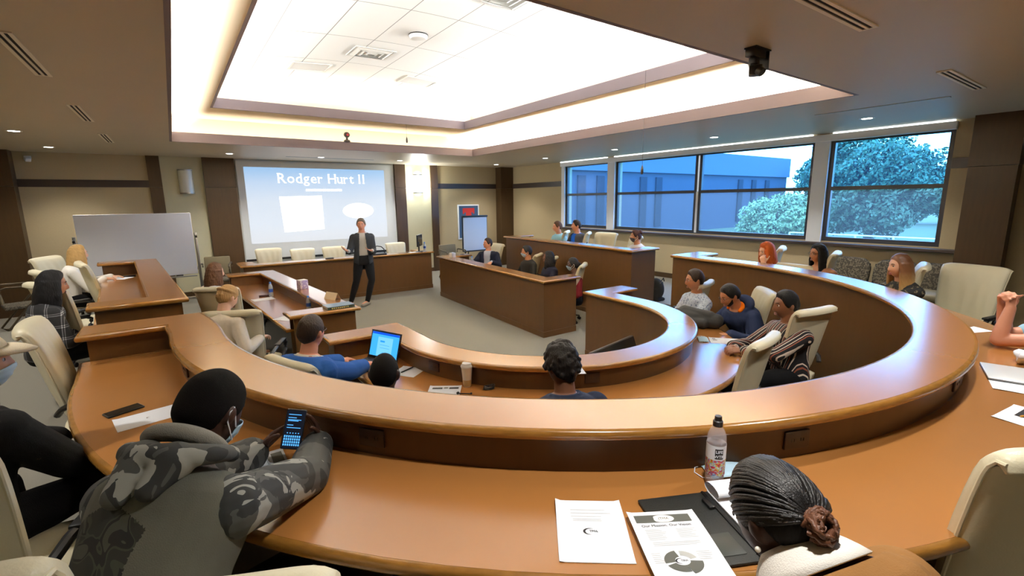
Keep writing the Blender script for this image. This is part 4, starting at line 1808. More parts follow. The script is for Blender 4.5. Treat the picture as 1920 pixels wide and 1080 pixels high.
def person(label, F, sk, hair=None, hair_m=None, tops=(), trousers=None, shoes=None, vox=.009, face=None, mask=None, fem=0.0, cat='person', seed=1, hair_kw=None, extra=None, chest=0.0, belly=0.0):
    base = F.base
    b = MB()
    G, _, _ = head_grid(56, 44, fem=fem)
    k = F.hk
    hb = MB()
    hb.grid(G, closev=True, cap=True)
    for s in (-1, 1):
        Re = rotax((0, 0, 1), -s * .35) @ rotax((1, 0, 0), -.15)
        hb.ell((s * .079, -.012, -.002), (.008, .020, .032), R=Re, n=12, m=8)
        hb.ell((s * .084, -.018, .004), (.008, .015, .024), R=Re, n=12, m=8)
    hb.xf(F.Rh * k, F.hc)
    b.add(hb.v, hb.f)
    nb, hc = F.nb, F.hc
    nt = hc + F.Rh @ (np.array([0, -.018, -.055]) * k)
    b.capsule(nb - F.u2 * .03, .064 * k, nt, .056 * k, 16)
    torso_loft(b, F, chest=chest, belly=belly)
    for n, s in (('L', -1), ('R', 1)):
        arm_caps(b, F, n)
        hand(b, F.wr[n], F.hd[n], F.hn[n], s, sc=.96 * k, **F.hp[n])
        leg_caps(b, F, n)
        b.capsule(F.an[n] - np.array([0, 0, .03]), .04 * k, F.toe[n], .028 * k, 10)
    b.xf(None, -base)
    me = remesh(b, 'person', vox, 3, .45)
    me.materials.append(sk)
    o = link('person', me, None, 180, base)
    tag(o, label, cat, 'people seated in the room' if getattr(F, 'sit', False) else None)
    if face:
        face_bits(F, o, None, face['lip'], face.get('iris', 'brown'), face['brow'], face.get('glasses'), not mask)
    if hair:
        h = hair_mesh(F, hair, max(.005, vox * .8), seed=seed, fem=fem, **(hair_kw or {}))
        h.materials.append(hair_m)
        link('hair', h, o, 180)
    for q, t in enumerate(tops):
        mb = MB()
        inf = t.get('inf', .012)
        if not t.get('only'):
            torso_loft(mb, F, inf, lo=t.get('lo', -.06), hi=t.get('hi', .55), chest=chest, belly=belly)
        for n in ('L', 'R'):
            if t.get('sleeve', 1.0) > 0 and t.get('only', n) == n:
                arm_caps(mb, F, n, inf * t.get('sl', 1.0), t.get('sleeve', .96))
        if t.get('collar', 0):
            c0 = F.nb + F.u2 * .012 * k
            rr, ff = F.r2, F.fwd2
            for q2 in range(14):
                a = PI * 2 * q2 / 14
                a2 = PI * 2 * (q2 + 1) / 14
                pp = [c0 + rr * math.cos(x) * (.066 * k + inf * .6) + ff * math.sin(x) * (.064 * k + inf * .6) - F.u2 * .02 * (math.sin(x) > 0) * math.sin(x) for x in (a, a2)]
                mb.capsule(pp[0], t['collar'] + 0, pp[1], t['collar'], 8, 2)
        if t.get('skirt'):
            for s in (-1, 1):
                mb.capsule(F.pel - F.u1 * .02, .15 * k, F.pel - F.u1 * .20 + F.fwd1 * .0, .165 * k, 16)
        if t.get('hood'):
            ff, rr = F.fwd2, F.r2
            c0 = F.nb + F.u2 * .01 - ff * .045
            for q2 in range(17):
                a = PI * (-.08) + PI * 1.16 * q2 / 16
                a2 = PI * (-.08) + PI * 1.16 * (q2 + 1) / 16
                f2 = lambda x: c0 + rr * math.cos(x) * .125 - ff * math.sin(x) * (.085) - F.u2 * .035 * (1 - math.sin(max(0, min(PI, x)))) + F.u2 * .012
                rad = lambda x: .030 + .026 * max(0, math.sin(max(0, min(PI, x))))
                mb.capsule(f2(a), rad(a), f2(a2), rad(a2), 10, 2)
            mb.capsule(c0 - ff * .085 - F.u2 * .02, .07, c0 - ff * .095 - F.u2 * .115, .035, 14)
        mb.xf(None, -base)
        me = remesh(mb, t['name'], vox * t.get('vx', 1.0), 3, .5)
        if t.get('wr', .004):
            wrinkle(me, t.get('wr', .004), seed * 10 + q, t.get('wf', 16))
        if t.get('vneck'):
            w0, z0 = t['vneck']

            def fn(C, w0=w0, z0=z0):
                x, y, z = inside_torso(F, C, base)
                return (y > .02) & (np.abs(x) < w0 * np.clip((z - z0) / (.50 * k - z0), 0, 1.2)) & (z > z0) & (np.abs(x) < .16)
            cut(me, fn)
        if t.get('open'):
            w0, w1 = t['open']

            def fn2(C, w0=w0, w1=w1):
                x, y, z = inside_torso(F, C, base)
                return (y > .03) & (np.abs(x) < w0 + (w1 - w0) * np.clip(z / (.5 * k), -.3, 1.1))
            cut(me, fn2)
        for m in ([t['m']] if not isinstance(t['m'], (list, tuple)) else t['m']):
            me.materials.append(m)
        g = link(t['name'], me, o, 180)
        if t.get('vneck') or t.get('open'):
            sm = g.modifiers.new('t', 'SOLIDIFY')
            sm.thickness = .006
            sm.offset = 1
    if trousers:
        mb = MB()
        torso_loft(mb, F, .012, lo=-.10, hi=.10)
        for n in ('L', 'R'):
            leg_caps(mb, F, n, .013, trousers.get('upto', 1.0))
        mb.xf(None, -base)
        me = remesh(mb, 'trousers', max(vox, .010), 3)
        wrinkle(me, .004, seed + 5, 18)
        me.materials.append(trousers['m'])
        link(trousers.get('name', 'trousers'), me, o, 180)
    if shoes:
        for n in ('L', 'R'):
            mb = MB()
            d = nrm((F.toe[n] - F.an[n]) * np.array([1, 1, 0]))
            z0 = F.an[n][2] - .09
            hl = F.an[n] - d * .045
            p = lambda v, z: np.array([v[0], v[1], z0 + z])
            mb.capsule(p(hl, .045), .042, p(F.an[n] + d * .07, .042), .043, 12)
            mb.capsule(p(F.an[n] + d * .07, .040), .043, p(F.an[n] + d * .165, .032), .036, 12)
            mb.xf(None, -base)
            me = remesh(mb, 'shoe', .008, 3)
            co = np.empty(len(me.vertices) * 3)
            me.vertices.foreach_get('co', co)
            co = co.reshape(-1, 3)
            co[:, 2] = np.maximum(co[:, 2], z0 - base[2] + .002)
            me.vertices.foreach_set('co', co.ravel())
            me.materials.append(shoes)
            link('shoe', me, o, 180)
    if mask:
        face_mask(F, o, mask)
    if extra:
        extra(F, o)
    return o
# ================================================================ THE PEOPLE IN THE ROOM
SK_FAIR, SK_PINK, SK_TAN, SK_BROWN, SK_DARK = skin('fair', S(226, 178, 148)), skin('pink', S(214, 150, 120)), skin('tan', S(178, 122, 88)), skin('brown', S(120, 78, 54)), skin('dark', S(66, 42, 32))
LP_F, LP_T, LP_D = LIP('fair', S(178, 105, 92)), LIP('tan', S(130, 78, 64)), LIP('dark', S(72, 40, 36))


def hairm(n, c, streak=.35, rough=.62):
    return mat('hair_' + n, c, rough, spec=.25, var=streak, vscale=30, vstretch=(1, 1, .15), bump=.5, bscale=120, bstretch=(1, 1, .15))


H_BLACK = hairm('black', S(16, 14, 14))
H_DBROWN = hairm('dark_brown', S(38, 26, 19))
H_BROWN = hairm('brown', S(78, 50, 30))
H_BLONDE = hairm('blonde', S(188, 152, 96))
H_DBLONDE = hairm('dark_blonde', S(150, 116, 72))
H_RED = hairm('red', S(168, 78, 28))
H_GREY = hairm('grey_brown', S(92, 82, 72))
H_SHAVED = mat('hair_shaved', S(17, 14, 13), .9, spec=.15, bump=.6, bscale=500)


def ombre(nt, tc):
    sp = nt.nodes.new('ShaderNodeSeparateXYZ')
    nt.links.new(tc.outputs['Generated'], sp.inputs[0])
    return cramp(nt, sp.outputs['Z'], [(0, S(205, 168, 110)), (.35, S(190, 150, 92)), (.62, S(120, 80, 48)), (1, S(92, 58, 36))], const=False)


H_OMBRE = ramp_mat('hair_ombre', ombre, .45)
cloth = lambda n, c, **k: mat('cloth_' + n, c, k.pop('rough', .9), spec=k.pop('spec', .2), bump=.25, bscale=300, **k)
C_BLACK, C_NAVY, C_WHITE, C_DKGREY = cloth('black', S(14, 14, 16)), cloth('navy', S(24, 28, 44)), cloth('white', S(238, 234, 226)), cloth('charcoal', S(40, 42, 46))
C_JEANS = cloth('dark_jeans', S(18, 20, 28))
MASK_BLUE = mat('mask_blue', S(190, 224, 244), .8)
MASK_GREY = mat('mask_grey', S(62, 62, 68), .8)
GLASS_BLK = mat('glasses_frame', S(18, 16, 16), .3)
TR = lambda m=C_JEANS, **k: dict(m=m, **k)
FC = lambda lip, brow, **k: dict(lip=lip, brow=brow, **k)
brows = lambda n, c: mat('brow_' + n, c, .8)
B_DARK, B_BLOND = brows('dark', S(34, 24, 18)), brows('blond', S(130, 100, 66))

# the speaker
F = figure((2.97, 9.30, 1.755), 255, lean=2, sit=False, hyaw=246, hpitch=4, build=.94,
           arms={'R': dict(w=(2.63, 9.10, 1.16), d=(-.8, -.25, .35), n=(.2, -.3, .9), pole=(-.1, .55, -1), curl=.35, thumb=.2, spread=.2),
                 'L': dict(w=(3.06, 9.00, 1.15), d=(-.85, -.25, .22), n=(0, -.25, .95), pole=(.35, .55, -1), curl=.3, thumb=.25, spread=.2)},
           stand_legs={'R': ((-.07, .02, -.42), (2.74, 9.55, .09), (-.5, -.8, 0)), 'L': ((.03, -.04, -.42), (3.03, 9.42, .09), (-.75, -.55, 0))})
person('standing man speaking with open hands, dark blazer, pale shirt and black trousers', F, SK_PINK, 'short', H_GREY,
       tops=[dict(name='shirt', m=cloth('pale_grey_shirt', S(206, 202, 194)), inf=.010, sleeve=.99, collar=.011, wr=.003),
             dict(name='jacket', m=C_DKGREY, inf=.022, lo=-.20, hi=.535, sleeve=.93, sl=.85, open=(.09, .055), wr=.004)],
       trousers=TR(C_BLACK), shoes=mat('shoe_grey', S(168, 160, 148), .7), vox=.0075, face=FC(LP_F, B_DARK), seed=3)

# raised desk by the whiteboard
F = figure((-1.08, 8.35, 1.56), 10, lean=14, floor=TIER, hyaw=28, hpitch=3, k=.95, build=.88,
           arms={'R': dict(w=(-.86, 8.28, 1.11), d=(.9, .3, -.1), n=(0, .3, -1), curl=.5), 'L': dict(w=(-.80, 8.55, 1.10), d=(.9, -.2, -.05), n=(0, 0, -1), curl=.4)})
person('blonde woman in a white sweater writing at the raised desk by the whiteboard', F, SK_FAIR, 'long', H_BLONDE,
       tops=[dict(name='sweater', m=C_WHITE, inf=.016, collar=.012)], trousers=TR(C_BLACK), vox=.0085, face=FC(LP_F, B_BLOND, iris='blue'), fem=1, seed=4, chest=.03, hair_kw=dict(length=.24))
F = figure((-.92, 5.64, 1.51), 25, lean=10, floor=TIER, hyaw=15, hpitch=8, k=.95, build=.88, arms={'R': 'lap', 'L': 'lap'})
person('woman with long black hair and black checked shirt, head seen from behind at left', F, SK_TAN, 'long', H_BLACK,
       tops=[dict(name='shirt', m=ramp_mat('plaid_cloth', plaid_build, .85), inf=.018, collar=.010)], trousers=TR(C_BLACK), vox=.0085, face=FC(LP_T, B_DARK), fem=1, seed=5, hair_kw=dict(length=.36, top=.026))

# left straight desk
F = figure((.36, 7.05, 1.33), 30, lean=6, hyaw=20, hpitch=6, k=.95, build=.88)
person('woman with long brown hair at the left desk, behind the braided blonde', F, SK_FAIR, 'long', H_BROWN,
       tops=[dict(name='sweater', m=C_WHITE, inf=.014, collar=.010)], trousers=TR(), vox=.009, face=FC(LP_F, B_DARK), fem=1, seed=6, hair_kw=dict(length=.34))
F = figure((.36, 5.17, 1.30), 48, lean=10, hyaw=35, hpitch=22, k=.95, build=.9,
           arms={'R': 'rest', 'L': 'lap'})
person('blonde woman with braided hair and cream sweater, seen from behind', F, SK_FAIR, 'crownbraid', H_DBLONDE,
       tops=[dict(name='sweater', m=cloth('cream_knit', S(228, 216, 196), var=.08, vscale=60), inf=.018, collar=.012, wr=.005)], trousers=TR(C_BLACK), vox=.0075, face=FC(LP_F, B_BLOND, iris='blue'), fem=1, seed=7, hair_kw=dict(top=.022))

# inner curved desk
F = figure((.71, 3.50, 1.28), 32, lean=12, hyaw=38, hpitch=2, build=1.16,
           arms={'L': dict(w=(1.09, 3.95, .755), d=(.92, .1, -.05), n=(0, 0, -1), curl=.55, thumb=.4), 'R': dict(w=(1.19, 3.73, .755), d=(.85, .5, -.05), n=(0, 0, -1), curl=.55, thumb=.4, pole=(-.1, -.9, -.5))})
person('bespectacled man in a bright blue suit jacket typing on the laptop', F, SK_PINK, 'short', H_DBROWN,
       tops=[dict(name='shirt', m=C_WHITE, inf=.012, sleeve=1.0, collar=.011), dict(name='jacket', m=cloth('royal_blue', S(24, 66, 128)), inf=.026, sleeve=.94, sl=.8, hi=.54, vneck=(.10, .16), wr=.004)],
       trousers=TR(C_NAVY), vox=.0065, face=FC(LP_F, B_DARK, glasses=GLASS_BLK), seed=8, hair_kw=dict(lift=.012, top=.018))
F = figure((.88, 2.52, 1.225), 52, lean=6, hyaw=55, hpitch=0, build=1.0)
person('man with dark shaved head, only his head above the big curved ledge', F, SK_DARK, 'buzz', H_SHAVED,
       tops=[dict(name='shirt', m=C_BLACK, inf=.014, collar=.010)], trousers=TR(), vox=.007, face=FC(LP_D, B_DARK), seed=9, hair_kw=dict(lift=.004, top=.005))
F = figure((1.70, 1.93, 1.265), 72, lean=8, hyaw=84, hpitch=2, build=1.16, shrug=.012)
person('man with dark curly hair and navy jacket, seen from behind at the centre', F, SK_BROWN, 'curly', hairm('curly_black', S(30, 25, 22)),
       tops=[dict(name='jacket', m=cloth('dark_navy', S(34, 42, 62)), inf=.022, collar=.014)], trousers=TR(), vox=.0065, face=FC(LP_T, B_DARK), seed=10, hair_kw=dict(lift=.022, top=.034))
F = figure((4.86, 3.20, 1.25), 160, lean=-4, hyaw=142, hpitch=6, arms={'L': dict(w=(4.36, 3.02, .73), d=(-.9, .1, 0), n=(0, 0, -1)), 'R': 'lap'})
person('man in glasses and a pale blue patterned short-sleeved shirt, leaning back', F, SK_TAN, 'short', H_DBROWN,
       tops=[dict(name='shirt', m=ramp_mat('pale_print', speckle_build(S(206, 220, 238), S(120, 140, 176), 55, .58), .85), inf=.018, sleeve=.46, collar=.013)], trousers=TR(C_DKGREY), vox=.0075,
       face=FC(LP_T, B_DARK, glasses=GLASS_BLK), seed=11)
F = figure((4.66, 2.68, 1.16), 158, lean=26, hyaw=150, hpitch=24, build=1.08, arms={'L': dict(w=(4.50, 2.52, .70), d=(-.8, .5, 0), n=(0, 0, -1)), 'R': dict(w=(4.55, 2.92, .70), d=(-.8, -.4, 0), n=(0, 0, -1))})


def beard(F, o):
    k = F.hk
    R, c = F.Rh, F.hc - F.base
    P = []
    for q in np.linspace(0, 1, 10):
        row = []
        for t in np.linspace(-1.35, 1.35, 27):
            e = min(1, abs(t) / 1.35)
            zt = -.080 + .070 * e ** 2.2
            z = zt + (-.112 + .040 * e ** 2 - zt) * q
            x, y, _ = head_surface(np.array(t), np.array(math.asin(max(-.99, min(.99, z / .117)))), face=.8)
            n = nrm([float(x), float(y), -.02])
            o2 = .001 + .006 * math.sin(q * PI) ** .6
            row.append(c + R @ (np.array([float(x), float(y), z]) + n * o2) * k)
        P.append(row)
    mb = MB()
    mb.grid(P)
    mb.build('beard', H_BLACK, o, smooth=80)


def orange_hood(F, o):
    beard(F, o)
    mb = MB()
    c0 = F.nb + F.u2 * .015
    for q in range(12):
        a, a2 = -.2 + 3.5 * q / 12, -.2 + 3.5 * (q + 1) / 12
        f = lambda x: c0 + F.r2 * math.cos(x) * .088 - F.fwd2 * (math.sin(x) * .080 - .02) + F.u2 * .012 * math.sin(x)
        mb.capsule(f(a), .022, f(a2), .022, 8, 2)
    mb.xf(None, -F.base)
    me = remesh(mb, 'hood_lining', .008, 3)
    me.materials.append(cloth('orange', S(238, 120, 18)))
    link('hood_lining', me, o, 180)


person('bearded man in a navy jacket with orange collar, looking down at the table', F, SK_TAN, 'short', H_BLACK,
       tops=[dict(name='jacket', m=cloth('navy_blue', S(28, 38, 66)), inf=.028, hood=True, wr=.006)], trousers=TR(C_DKGREY), vox=.0075, face=FC(LP_T, B_DARK, glasses=GLASS_BLK), seed=12, extra=orange_hood)
F = figure((4.30, 1.92, 1.255), 155, lean=3, hyaw=142, hpitch=4, arms={'L': dict(w=(3.92, 2.06, .76), d=(-.6, .7, 0), n=(.3, .3, -.8), curl=.8), 'R': dict(w=(3.98, 2.20, .76), d=(-.9, -.2, 0), n=(0, -.4, -.8), curl=.8)})
person('man in a black shirt with white and rust stripes, hands clasped on the desk', F, SK_BROWN, 'short', H_BLACK,
       tops=[dict(name='shirt', m=ramp_mat('stripe_cloth', wave_build(5.5, [(0, S(20, 18, 22)), (.36, S(226, 208, 190)), (.46, S(20, 18, 22)), (.70, S(150, 82, 58)), (.8, S(20, 18, 22)), (.92, S(214, 196, 180))], 'X', .5, (0, .35, -1.05)), .8), inf=.020, collar=.013, sleeve=.97)],
       trousers=TR(C_BLACK), vox=.0065, face=FC(LP_T, B_DARK), seed=13, hair_kw=dict(lift=.014, top=.024))

# straight desk in front of the masked listeners
F = figure((5.66, 8.92, 1.24), 222, lean=-6, hyaw=176, hpitch=-3, build=1.06, arms={'R': dict(w=(5.22, 8.86, .76), d=(-.8, -.3, 0), n=(0, 0, -1)), 'L': dict(w=(5.50, 8.55, .76), d=(-.7, -.6, 0), n=(0, 0, -1))})
person('man in a dark suit and pale shirt leaning back by the flip chart', F, SK_PINK, 'buzz', H_DBROWN,
       tops=[dict(name='shirt', m=cloth('pale_blue_shirt', S(200, 206, 222)), inf=.012, sleeve=.98, collar=.011), dict(name='jacket', m=C_NAVY, inf=.024, sleeve=.92, sl=.8, open=(.05, .085), hi=.535)],
       trousers=TR(C_NAVY), vox=.0095, face=FC(LP_F, B_DARK), seed=14)
F = figure((5.56, 7.36, 1.19), 175, lean=0, hyaw=150, hpitch=2, arms={'R': 'lap', 'L': 'lap'})
person('man in black wearing a pale blue mask, first of the masked listeners', F, SK_TAN, 'short', H_BLACK,
       tops=[dict(name='shirt', m=cloth('olive_black', S(32, 30, 26)), inf=.016, collar=.012)], trousers=TR(), vox=.0095, face=FC(LP_T, B_DARK), mask=MASK_BLUE, seed=15)
F = figure((5.46, 6.55, 1.155), 165, lean=0, hyaw=128, hpitch=-4, k=.95)
person('woman with long black hair and navy top between two masked people', F, SK_BROWN, 'long', H_BLACK,
       tops=[dict(name='sweater', m=cloth('ink_navy', S(20, 20, 34)), inf=.016, collar=.010)], trousers=TR(), vox=.0095, face=FC(LP_T, B_DARK), fem=1, seed=16, chest=.03, hair_kw=dict(length=.25))
F = figure((5.40, 5.86, 1.10), 160, lean=2, hyaw=140, hpitch=2, k=.94, build=.9)
person('woman in dark red with a pale blue mask and tied hair', F, SK_DARK, 'ponytail', H_BLACK,
       tops=[dict(name='shirt', m=cloth('dark_red', S(104, 26, 32)), inf=.012, hi=.52)], trousers=TR(), vox=.0095, face=FC(LP_D, B_DARK), mask=MASK_BLUE, fem=1, seed=17)

# raised desk under the window
F = figure((6.92, 8.02, 1.595), 178, lean=2, floor=TIER, hyaw=152, hpitch=2)
person('man in a light blue polo shirt at the far end of the window desk', F, SK_PINK, 'short', H_BROWN,
       tops=[dict(name='polo_shirt', m=cloth('sky_blue', S(158, 214, 236)), inf=.018, sleeve=.46, collar=.012)], trousers=TR(), vox=.010, face=FC(LP_F, B_DARK), seed=18)
F = figure((6.98, 7.47, 1.635), 178, lean=2, floor=TIER, hyaw=150, hpitch=0, build=1.05)
person('man in a bright blue shirt under an open dark grey jacket', F, SK_PINK, 'short', H_DBROWN,
       tops=[dict(name='shirt', m=cloth('bright_blue', S(22, 88, 196)), inf=.012, collar=.012), dict(name='jacket', m=cloth('slate', S(58, 60, 66)), inf=.028, open=(.07, .07), hi=.545, collar=.0)], trousers=TR(), vox=.010, face=FC(LP_F, B_DARK), seed=19)
F = figure((6.86, 5.76, 1.505), 170, lean=2, floor=TIER, hyaw=142, hpitch=2, k=.95)
person('woman with a dark mask and high brown bun at the window desk', F, SK_TAN, 'bun', hairm('red_brown', S(62, 32, 26)),
       tops=[dict(name='sweater', m=cloth('silver', S(214, 212, 214)), inf=.018, collar=.016)], trousers=TR(), vox=.0095, face=FC(LP_T, B_DARK), mask=MASK_GREY, fem=1, seed=20)

# far right of the large curved desk
F = figure((6.42, 3.18, 1.465), 178, lean=14, floor=TIER, hyaw=150, hpitch=10, k=.95, arms={'L': dict(w=(6.08, 3.02, 1.24), d=(.05, .25, .9), n=(.8, .3, 0), pole=(-.3, -.4, -.8), curl=1.1), 'R': dict(w=(6.05, 3.30, 1.10), d=(-.9, 0, 0), n=(0, 0, -1))})
person('woman with curly red hair resting her chin on her hand', F, SK_FAIR, 'longfront', H_RED,
       tops=[dict(name='blouse', m=cloth('lilac_white', S(226, 222, 234)), inf=.014, sleeve=.6)], trousers=TR(), vox=.009, face=FC(LP_F, B_BLOND, iris='blue'), fem=1, seed=21, hair_kw=dict(length=.22, lift=.022, top=.03))
F = figure((6.46, 2.56, 1.49), 168, lean=4, floor=TIER, hyaw=148, hpitch=4, k=.95)
person('woman with straight black hair, bare shoulders and glasses near the window', F, SK_TAN, 'long', H_BLACK,
       tops=[dict(name='top', m=C_BLACK, inf=.008, hi=.46, sleeve=0)], trousers=TR(), vox=.009, face=FC(LP_T, B_DARK, glasses=GLASS_BLK), fem=1, seed=22, hair_kw=dict(length=.32))
F = figure((5.80, 1.56, 1.50), 150, lean=8, floor=TIER, hyaw=140, hpitch=4, k=.96, build=.9, arms={'L': dict(w=(5.36, 1.70, 1.10), d=(-.8, .5, 0), n=(0, 0, -1)), 'R': dict(w=(5.42, 1.86, 1.10), d=(-.8, .4, 0), n=(0, 0, -1))})
person('woman with long brown-to-blonde hair in a patterned black top', F, SK_FAIR, 'long', H_OMBRE,
       tops=[dict(name='top', m=ramp_mat('black_print', speckle_build(S(22, 22, 22), S(110, 100, 76), 30, .60), .8), inf=.012, sleeve=.30)], trousers=TR(), vox=.0075, face=FC(LP_F, B_DARK), fem=1, seed=23, chest=.03, hair_kw=dict(length=.36, top=.016))
F = figure((4.66, .26, 1.55), 128, lean=16, floor=TIER, hyaw=120, hpitch=4,
           arms={'L': dict(el=(4.40, .60, 1.12), w=(4.455, .575, 1.335), d=(.25, .1, .8), n=(.5, .6, 0), curl=1.15, thumb=.8), 'R': dict(el=(4.63, .60, 1.12), w=(4.53, .625, 1.335), d=(-.35, -.05, .75), n=(-.6, -.5, 0), curl=1.15, thumb=.8)})
person('person at the right edge in light blue, elbows on desk, hands clasped', F, SK_PINK, 'short', H_BROWN,
       tops=[dict(name='shirt', m=cloth('light_blue', S(158, 204, 226)), inf=.02, sleeve=.34, collar=.012)], trousers=TR(), vox=.0065, face=FC(LP_F, B_DARK), seed=24)

# ---- the three nearest people
M_CAMO = ramp_mat('camo_cloth', camo_build, .85)
M_CAMOD = ramp_mat('camo_dark_cloth', camo_dark_build, .85)
M_GREYCLOTH = cloth('washed_grey', S(96, 96, 87), var=.18, vscale=9)
F = figure((.062, 1.70, 1.545), 50, lean=32, floor=TIER, hyaw=44, hpitch=28, build=1.02,
           arms={'R': dict(el=(.278, 1.665, 1.125), w=(.380, 1.935, 1.115), d=(-.22, .12, .9), n=(-.9, -.35, -.1), curl=.45, thumb=.8, spread=.05), 'L': dict(w=(.172, 1.975, 1.125), d=(.80, .0, .58), n=(.45, -.7, -.56), pole=(-.6, .5, -.6), curl=.4, thumb=.6, spread=.06)})


def camo_extra(F, o):
    # grey body panel with its dark printed patch, cuffs, bracelet
    mb = MB()
    torso_loft(mb, F, .034, lo=-.12, hi=.545)
    for n in ('L', 'R'):
        mb.ell(F.sh[n], (.070, .070, .070))
    mb.xf(None, -F.base)
    me = remesh(mb, 'jacket_body', .006, 3)
    wrinkle(me, .004, 77, 15)
    me.materials.append(M_GREYCLOTH)
    me.materials.append(M_CAMOD)
    C = np.empty(len(me.polygons) * 3)
    me.polygons.foreach_get('center', C)
    x, y, z = inside_torso(F, C.reshape(-1, 3), F.base)
    w = .11 + .02 * np.sin(z * 20)
    patch = (y < 0) & (np.abs(x + .06) < np.where(z < .32, w, w * np.clip((.38 - z) / .06, 0, 1)))
    eyes = patch & ((((x + .02) / .035) ** 2 + ((z - .17) / .04) ** 2 < 1) | (((x + .115) / .035) ** 2 + ((z - .17) / .04) ** 2 < 1) | (((x + .068) / .014) ** 2 + ((z - .10) / .03) ** 2 < 1))
    me.polygons.foreach_set('material_index', (patch & ~eyes).astype(np.int32))
    link('jacket_body', me, o, 180)
    for n in ('L', 'R'):
        d = nrm(F.el[n] - F.wr[n])
        mb = MB()
        a, b = F.wr[n] + d * .035 - F.base, F.wr[n] + d * .085 - F.base
        mb.tube([a, a + (b - a) * .15, b - (b - a) * .1, b], [.043, .049, .052, .047], n=18)
        mb.build('cuff', M_GREYCLOTH, o, smooth=60)
    d = nrm(F.el['L'] - F.wr['L'])
    a, b = basis(d)
    mb = MB()
    for q in range(22):
        t = 2 * PI * q / 22
        mb.ell(F.wr['L'] - F.base + d * .018 + (a * math.cos(t) + b * math.sin(t)) * .0335, (.0045, .0045, .0045), n=8, m=5)
    mb.build('bracelet', mat('bead_cream', S(214, 200, 168), .3), o, smooth=80)
    ff, rr, uu = F.fwd2, F.r2, F.u2
    c0 = F.nb - F.base + uu * .03 - ff * .05
    mb = MB()
    for q in range(18):
        t0, t1 = -.25 + 3.64 * q / 18, -.25 + 3.64 * (q + 1) / 18
        f = lambda t: c0 + rr * math.cos(t) * .135 - ff * math.sin(t) * .105 + uu * (.012 - .03 * math.sin(max(0, min(PI, t))))
        rad = lambda t: .024 + .012 * max(0, math.sin(max(0, min(PI, t))))
        mb.capsule(f(t0), rad(t0), f(t1), rad(t1), 10, 2)
    mb.capsule(c0 - ff * .085 - uu * .03 - rr * .04, .060, c0 - ff * .115 - uu * .12 - rr * .05, .030, 14)
    mb.capsule(c0 - ff * .085 - uu * .03 + rr * .05, .056, c0 - ff * .11 - uu * .10 + rr * .03, .030, 14)
    me = remesh(mb, 'hood', .007, 3)
    wrinkle(me, .006, 31, 20)
    me.materials.append(M_CAMO)
    link('hood', me, o, 180)
    mb = MB()
    for q in range(14):
        t0, t1 = .0 + 3.14 * q / 14, .0 + 3.14 * (q + 1) / 14
        f = lambda t: c0 + rr * math.cos(t) * .112 - ff * (math.sin(t) * .080 - .005) + uu * (.030 + .022 * math.sin(t))
        mb.capsule(f(t0), .017 + .009 * math.sin(t0), f(t1), .017 + .009 * math.sin(t1), 10, 2)
    me = remesh(mb, 'hood_lining', .006, 3)
    wrinkle(me, .004, 32, 25)
    me.materials.append(cloth('grey_fleece', S(138, 136, 128)))
    link('hood_lining', me, o, 180)


person('man in a grey camouflage hooded jacket typing on his phone, back to the camera', F, SK_DARK, 'short', H_SHAVED,
       tops=[dict(name='sleeve', m=M_CAMO, inf=.031, only='L', wr=.007, sleeve=.92, wf=20), dict(name='sleeve', m=M_CAMO, inf=.031, only='R', wr=.007, sleeve=.92, wf=20)], trousers=TR(C_BLACK), vox=.0055, face=FC(LP_D, B_DARK), mask=MASK_BLUE, seed=25,
       hair_kw=dict(lift=.013, top=.020), extra=camo_extra)
F = figure((-.69, 2.62, 1.60), 58, lean=18, floor=TIER, hyaw=14, hpitch=4, build=1.06, knee=14,
           arms={'R': dict(w=(-.44, 2.80, .91), d=(.4, .8, -.2), n=(-.3, .2, -.9), pole=(.5, -.6, -.6)), 'L': dict(w=(-.55, 2.98, .97), d=(.5, .7, -.1), n=(.2, -.1, -.9))})


def cap_extra(F, o):
    mb = MB()
    G, T, _ = head_grid(40, 30, face=.1)
    z = G[..., 2]
    m = smooth01((z - (.045 - .035 * (1 - np.cos(T)) / 2)) / .01)
    H = G * (1.0 - .08 * (1 - m) + m * .16)[..., None]
    mb.grid(H, closev=True, cap=True)
    mb.xf(F.Rh, F.hc - F.base)
    mb.build('cap', cloth('khaki_cream', S(226, 214, 188)), o, smooth=80)
    mb = MB()
    P = []
    for q in np.linspace(0, 1, 6):
        P.append([(math.sin(t) * .078 * (1 + .02 * q), math.cos(t) * .098 + q * .085 * math.cos(t) ** .6, .055 + .012 * math.cos(t * 1.5) - .03 * q * q * (1 - .3 * abs(t))) for t in np.linspace(-1.25, 1.25, 17)])
    mb.grid(P)
    mb.xf(F.Rh, F.hc - F.base)
    b = mb.build('brim', cloth('khaki_cream', S(226, 214, 188)), o, smooth=80)
    sm = b.modifiers.new('t', 'SOLIDIFY')
    sm.thickness = .009


person('person in a black hoodie, cream cap and mask at the left edge', F, SK_FAIR, 'long', hairm('auburn', S(64, 34, 22)),
       tops=[dict(name='hoodie', m=cloth('hoodie_black', S(12, 12, 14), rough=.95, spec=.2), inf=.028, hood=True, wr=.006)], trousers=TR(C_BLACK), vox=.0065, face=FC(LP_F, B_DARK), mask=MASK_BLUE, fem=1, seed=26, hair_kw=dict(length=.24), extra=cap_extra)
F = figure((1.015, .485, 1.475), 74, lean=42, floor=TIER, hyaw=78, hpitch=38, k=.97, build=1.0, neck=.012, shrug=.0,
           arms={'L': dict(w=(.98, .50, 1.0), d=(.6, .7, -.1), n=(0, 0, -1), pole=(-.3, -.5, -1)), 'R': dict(w=(1.18, .44, 1.0), d=(.2, .9, -.1), n=(0, 0, -1), pole=(.5, -.6, -1))})


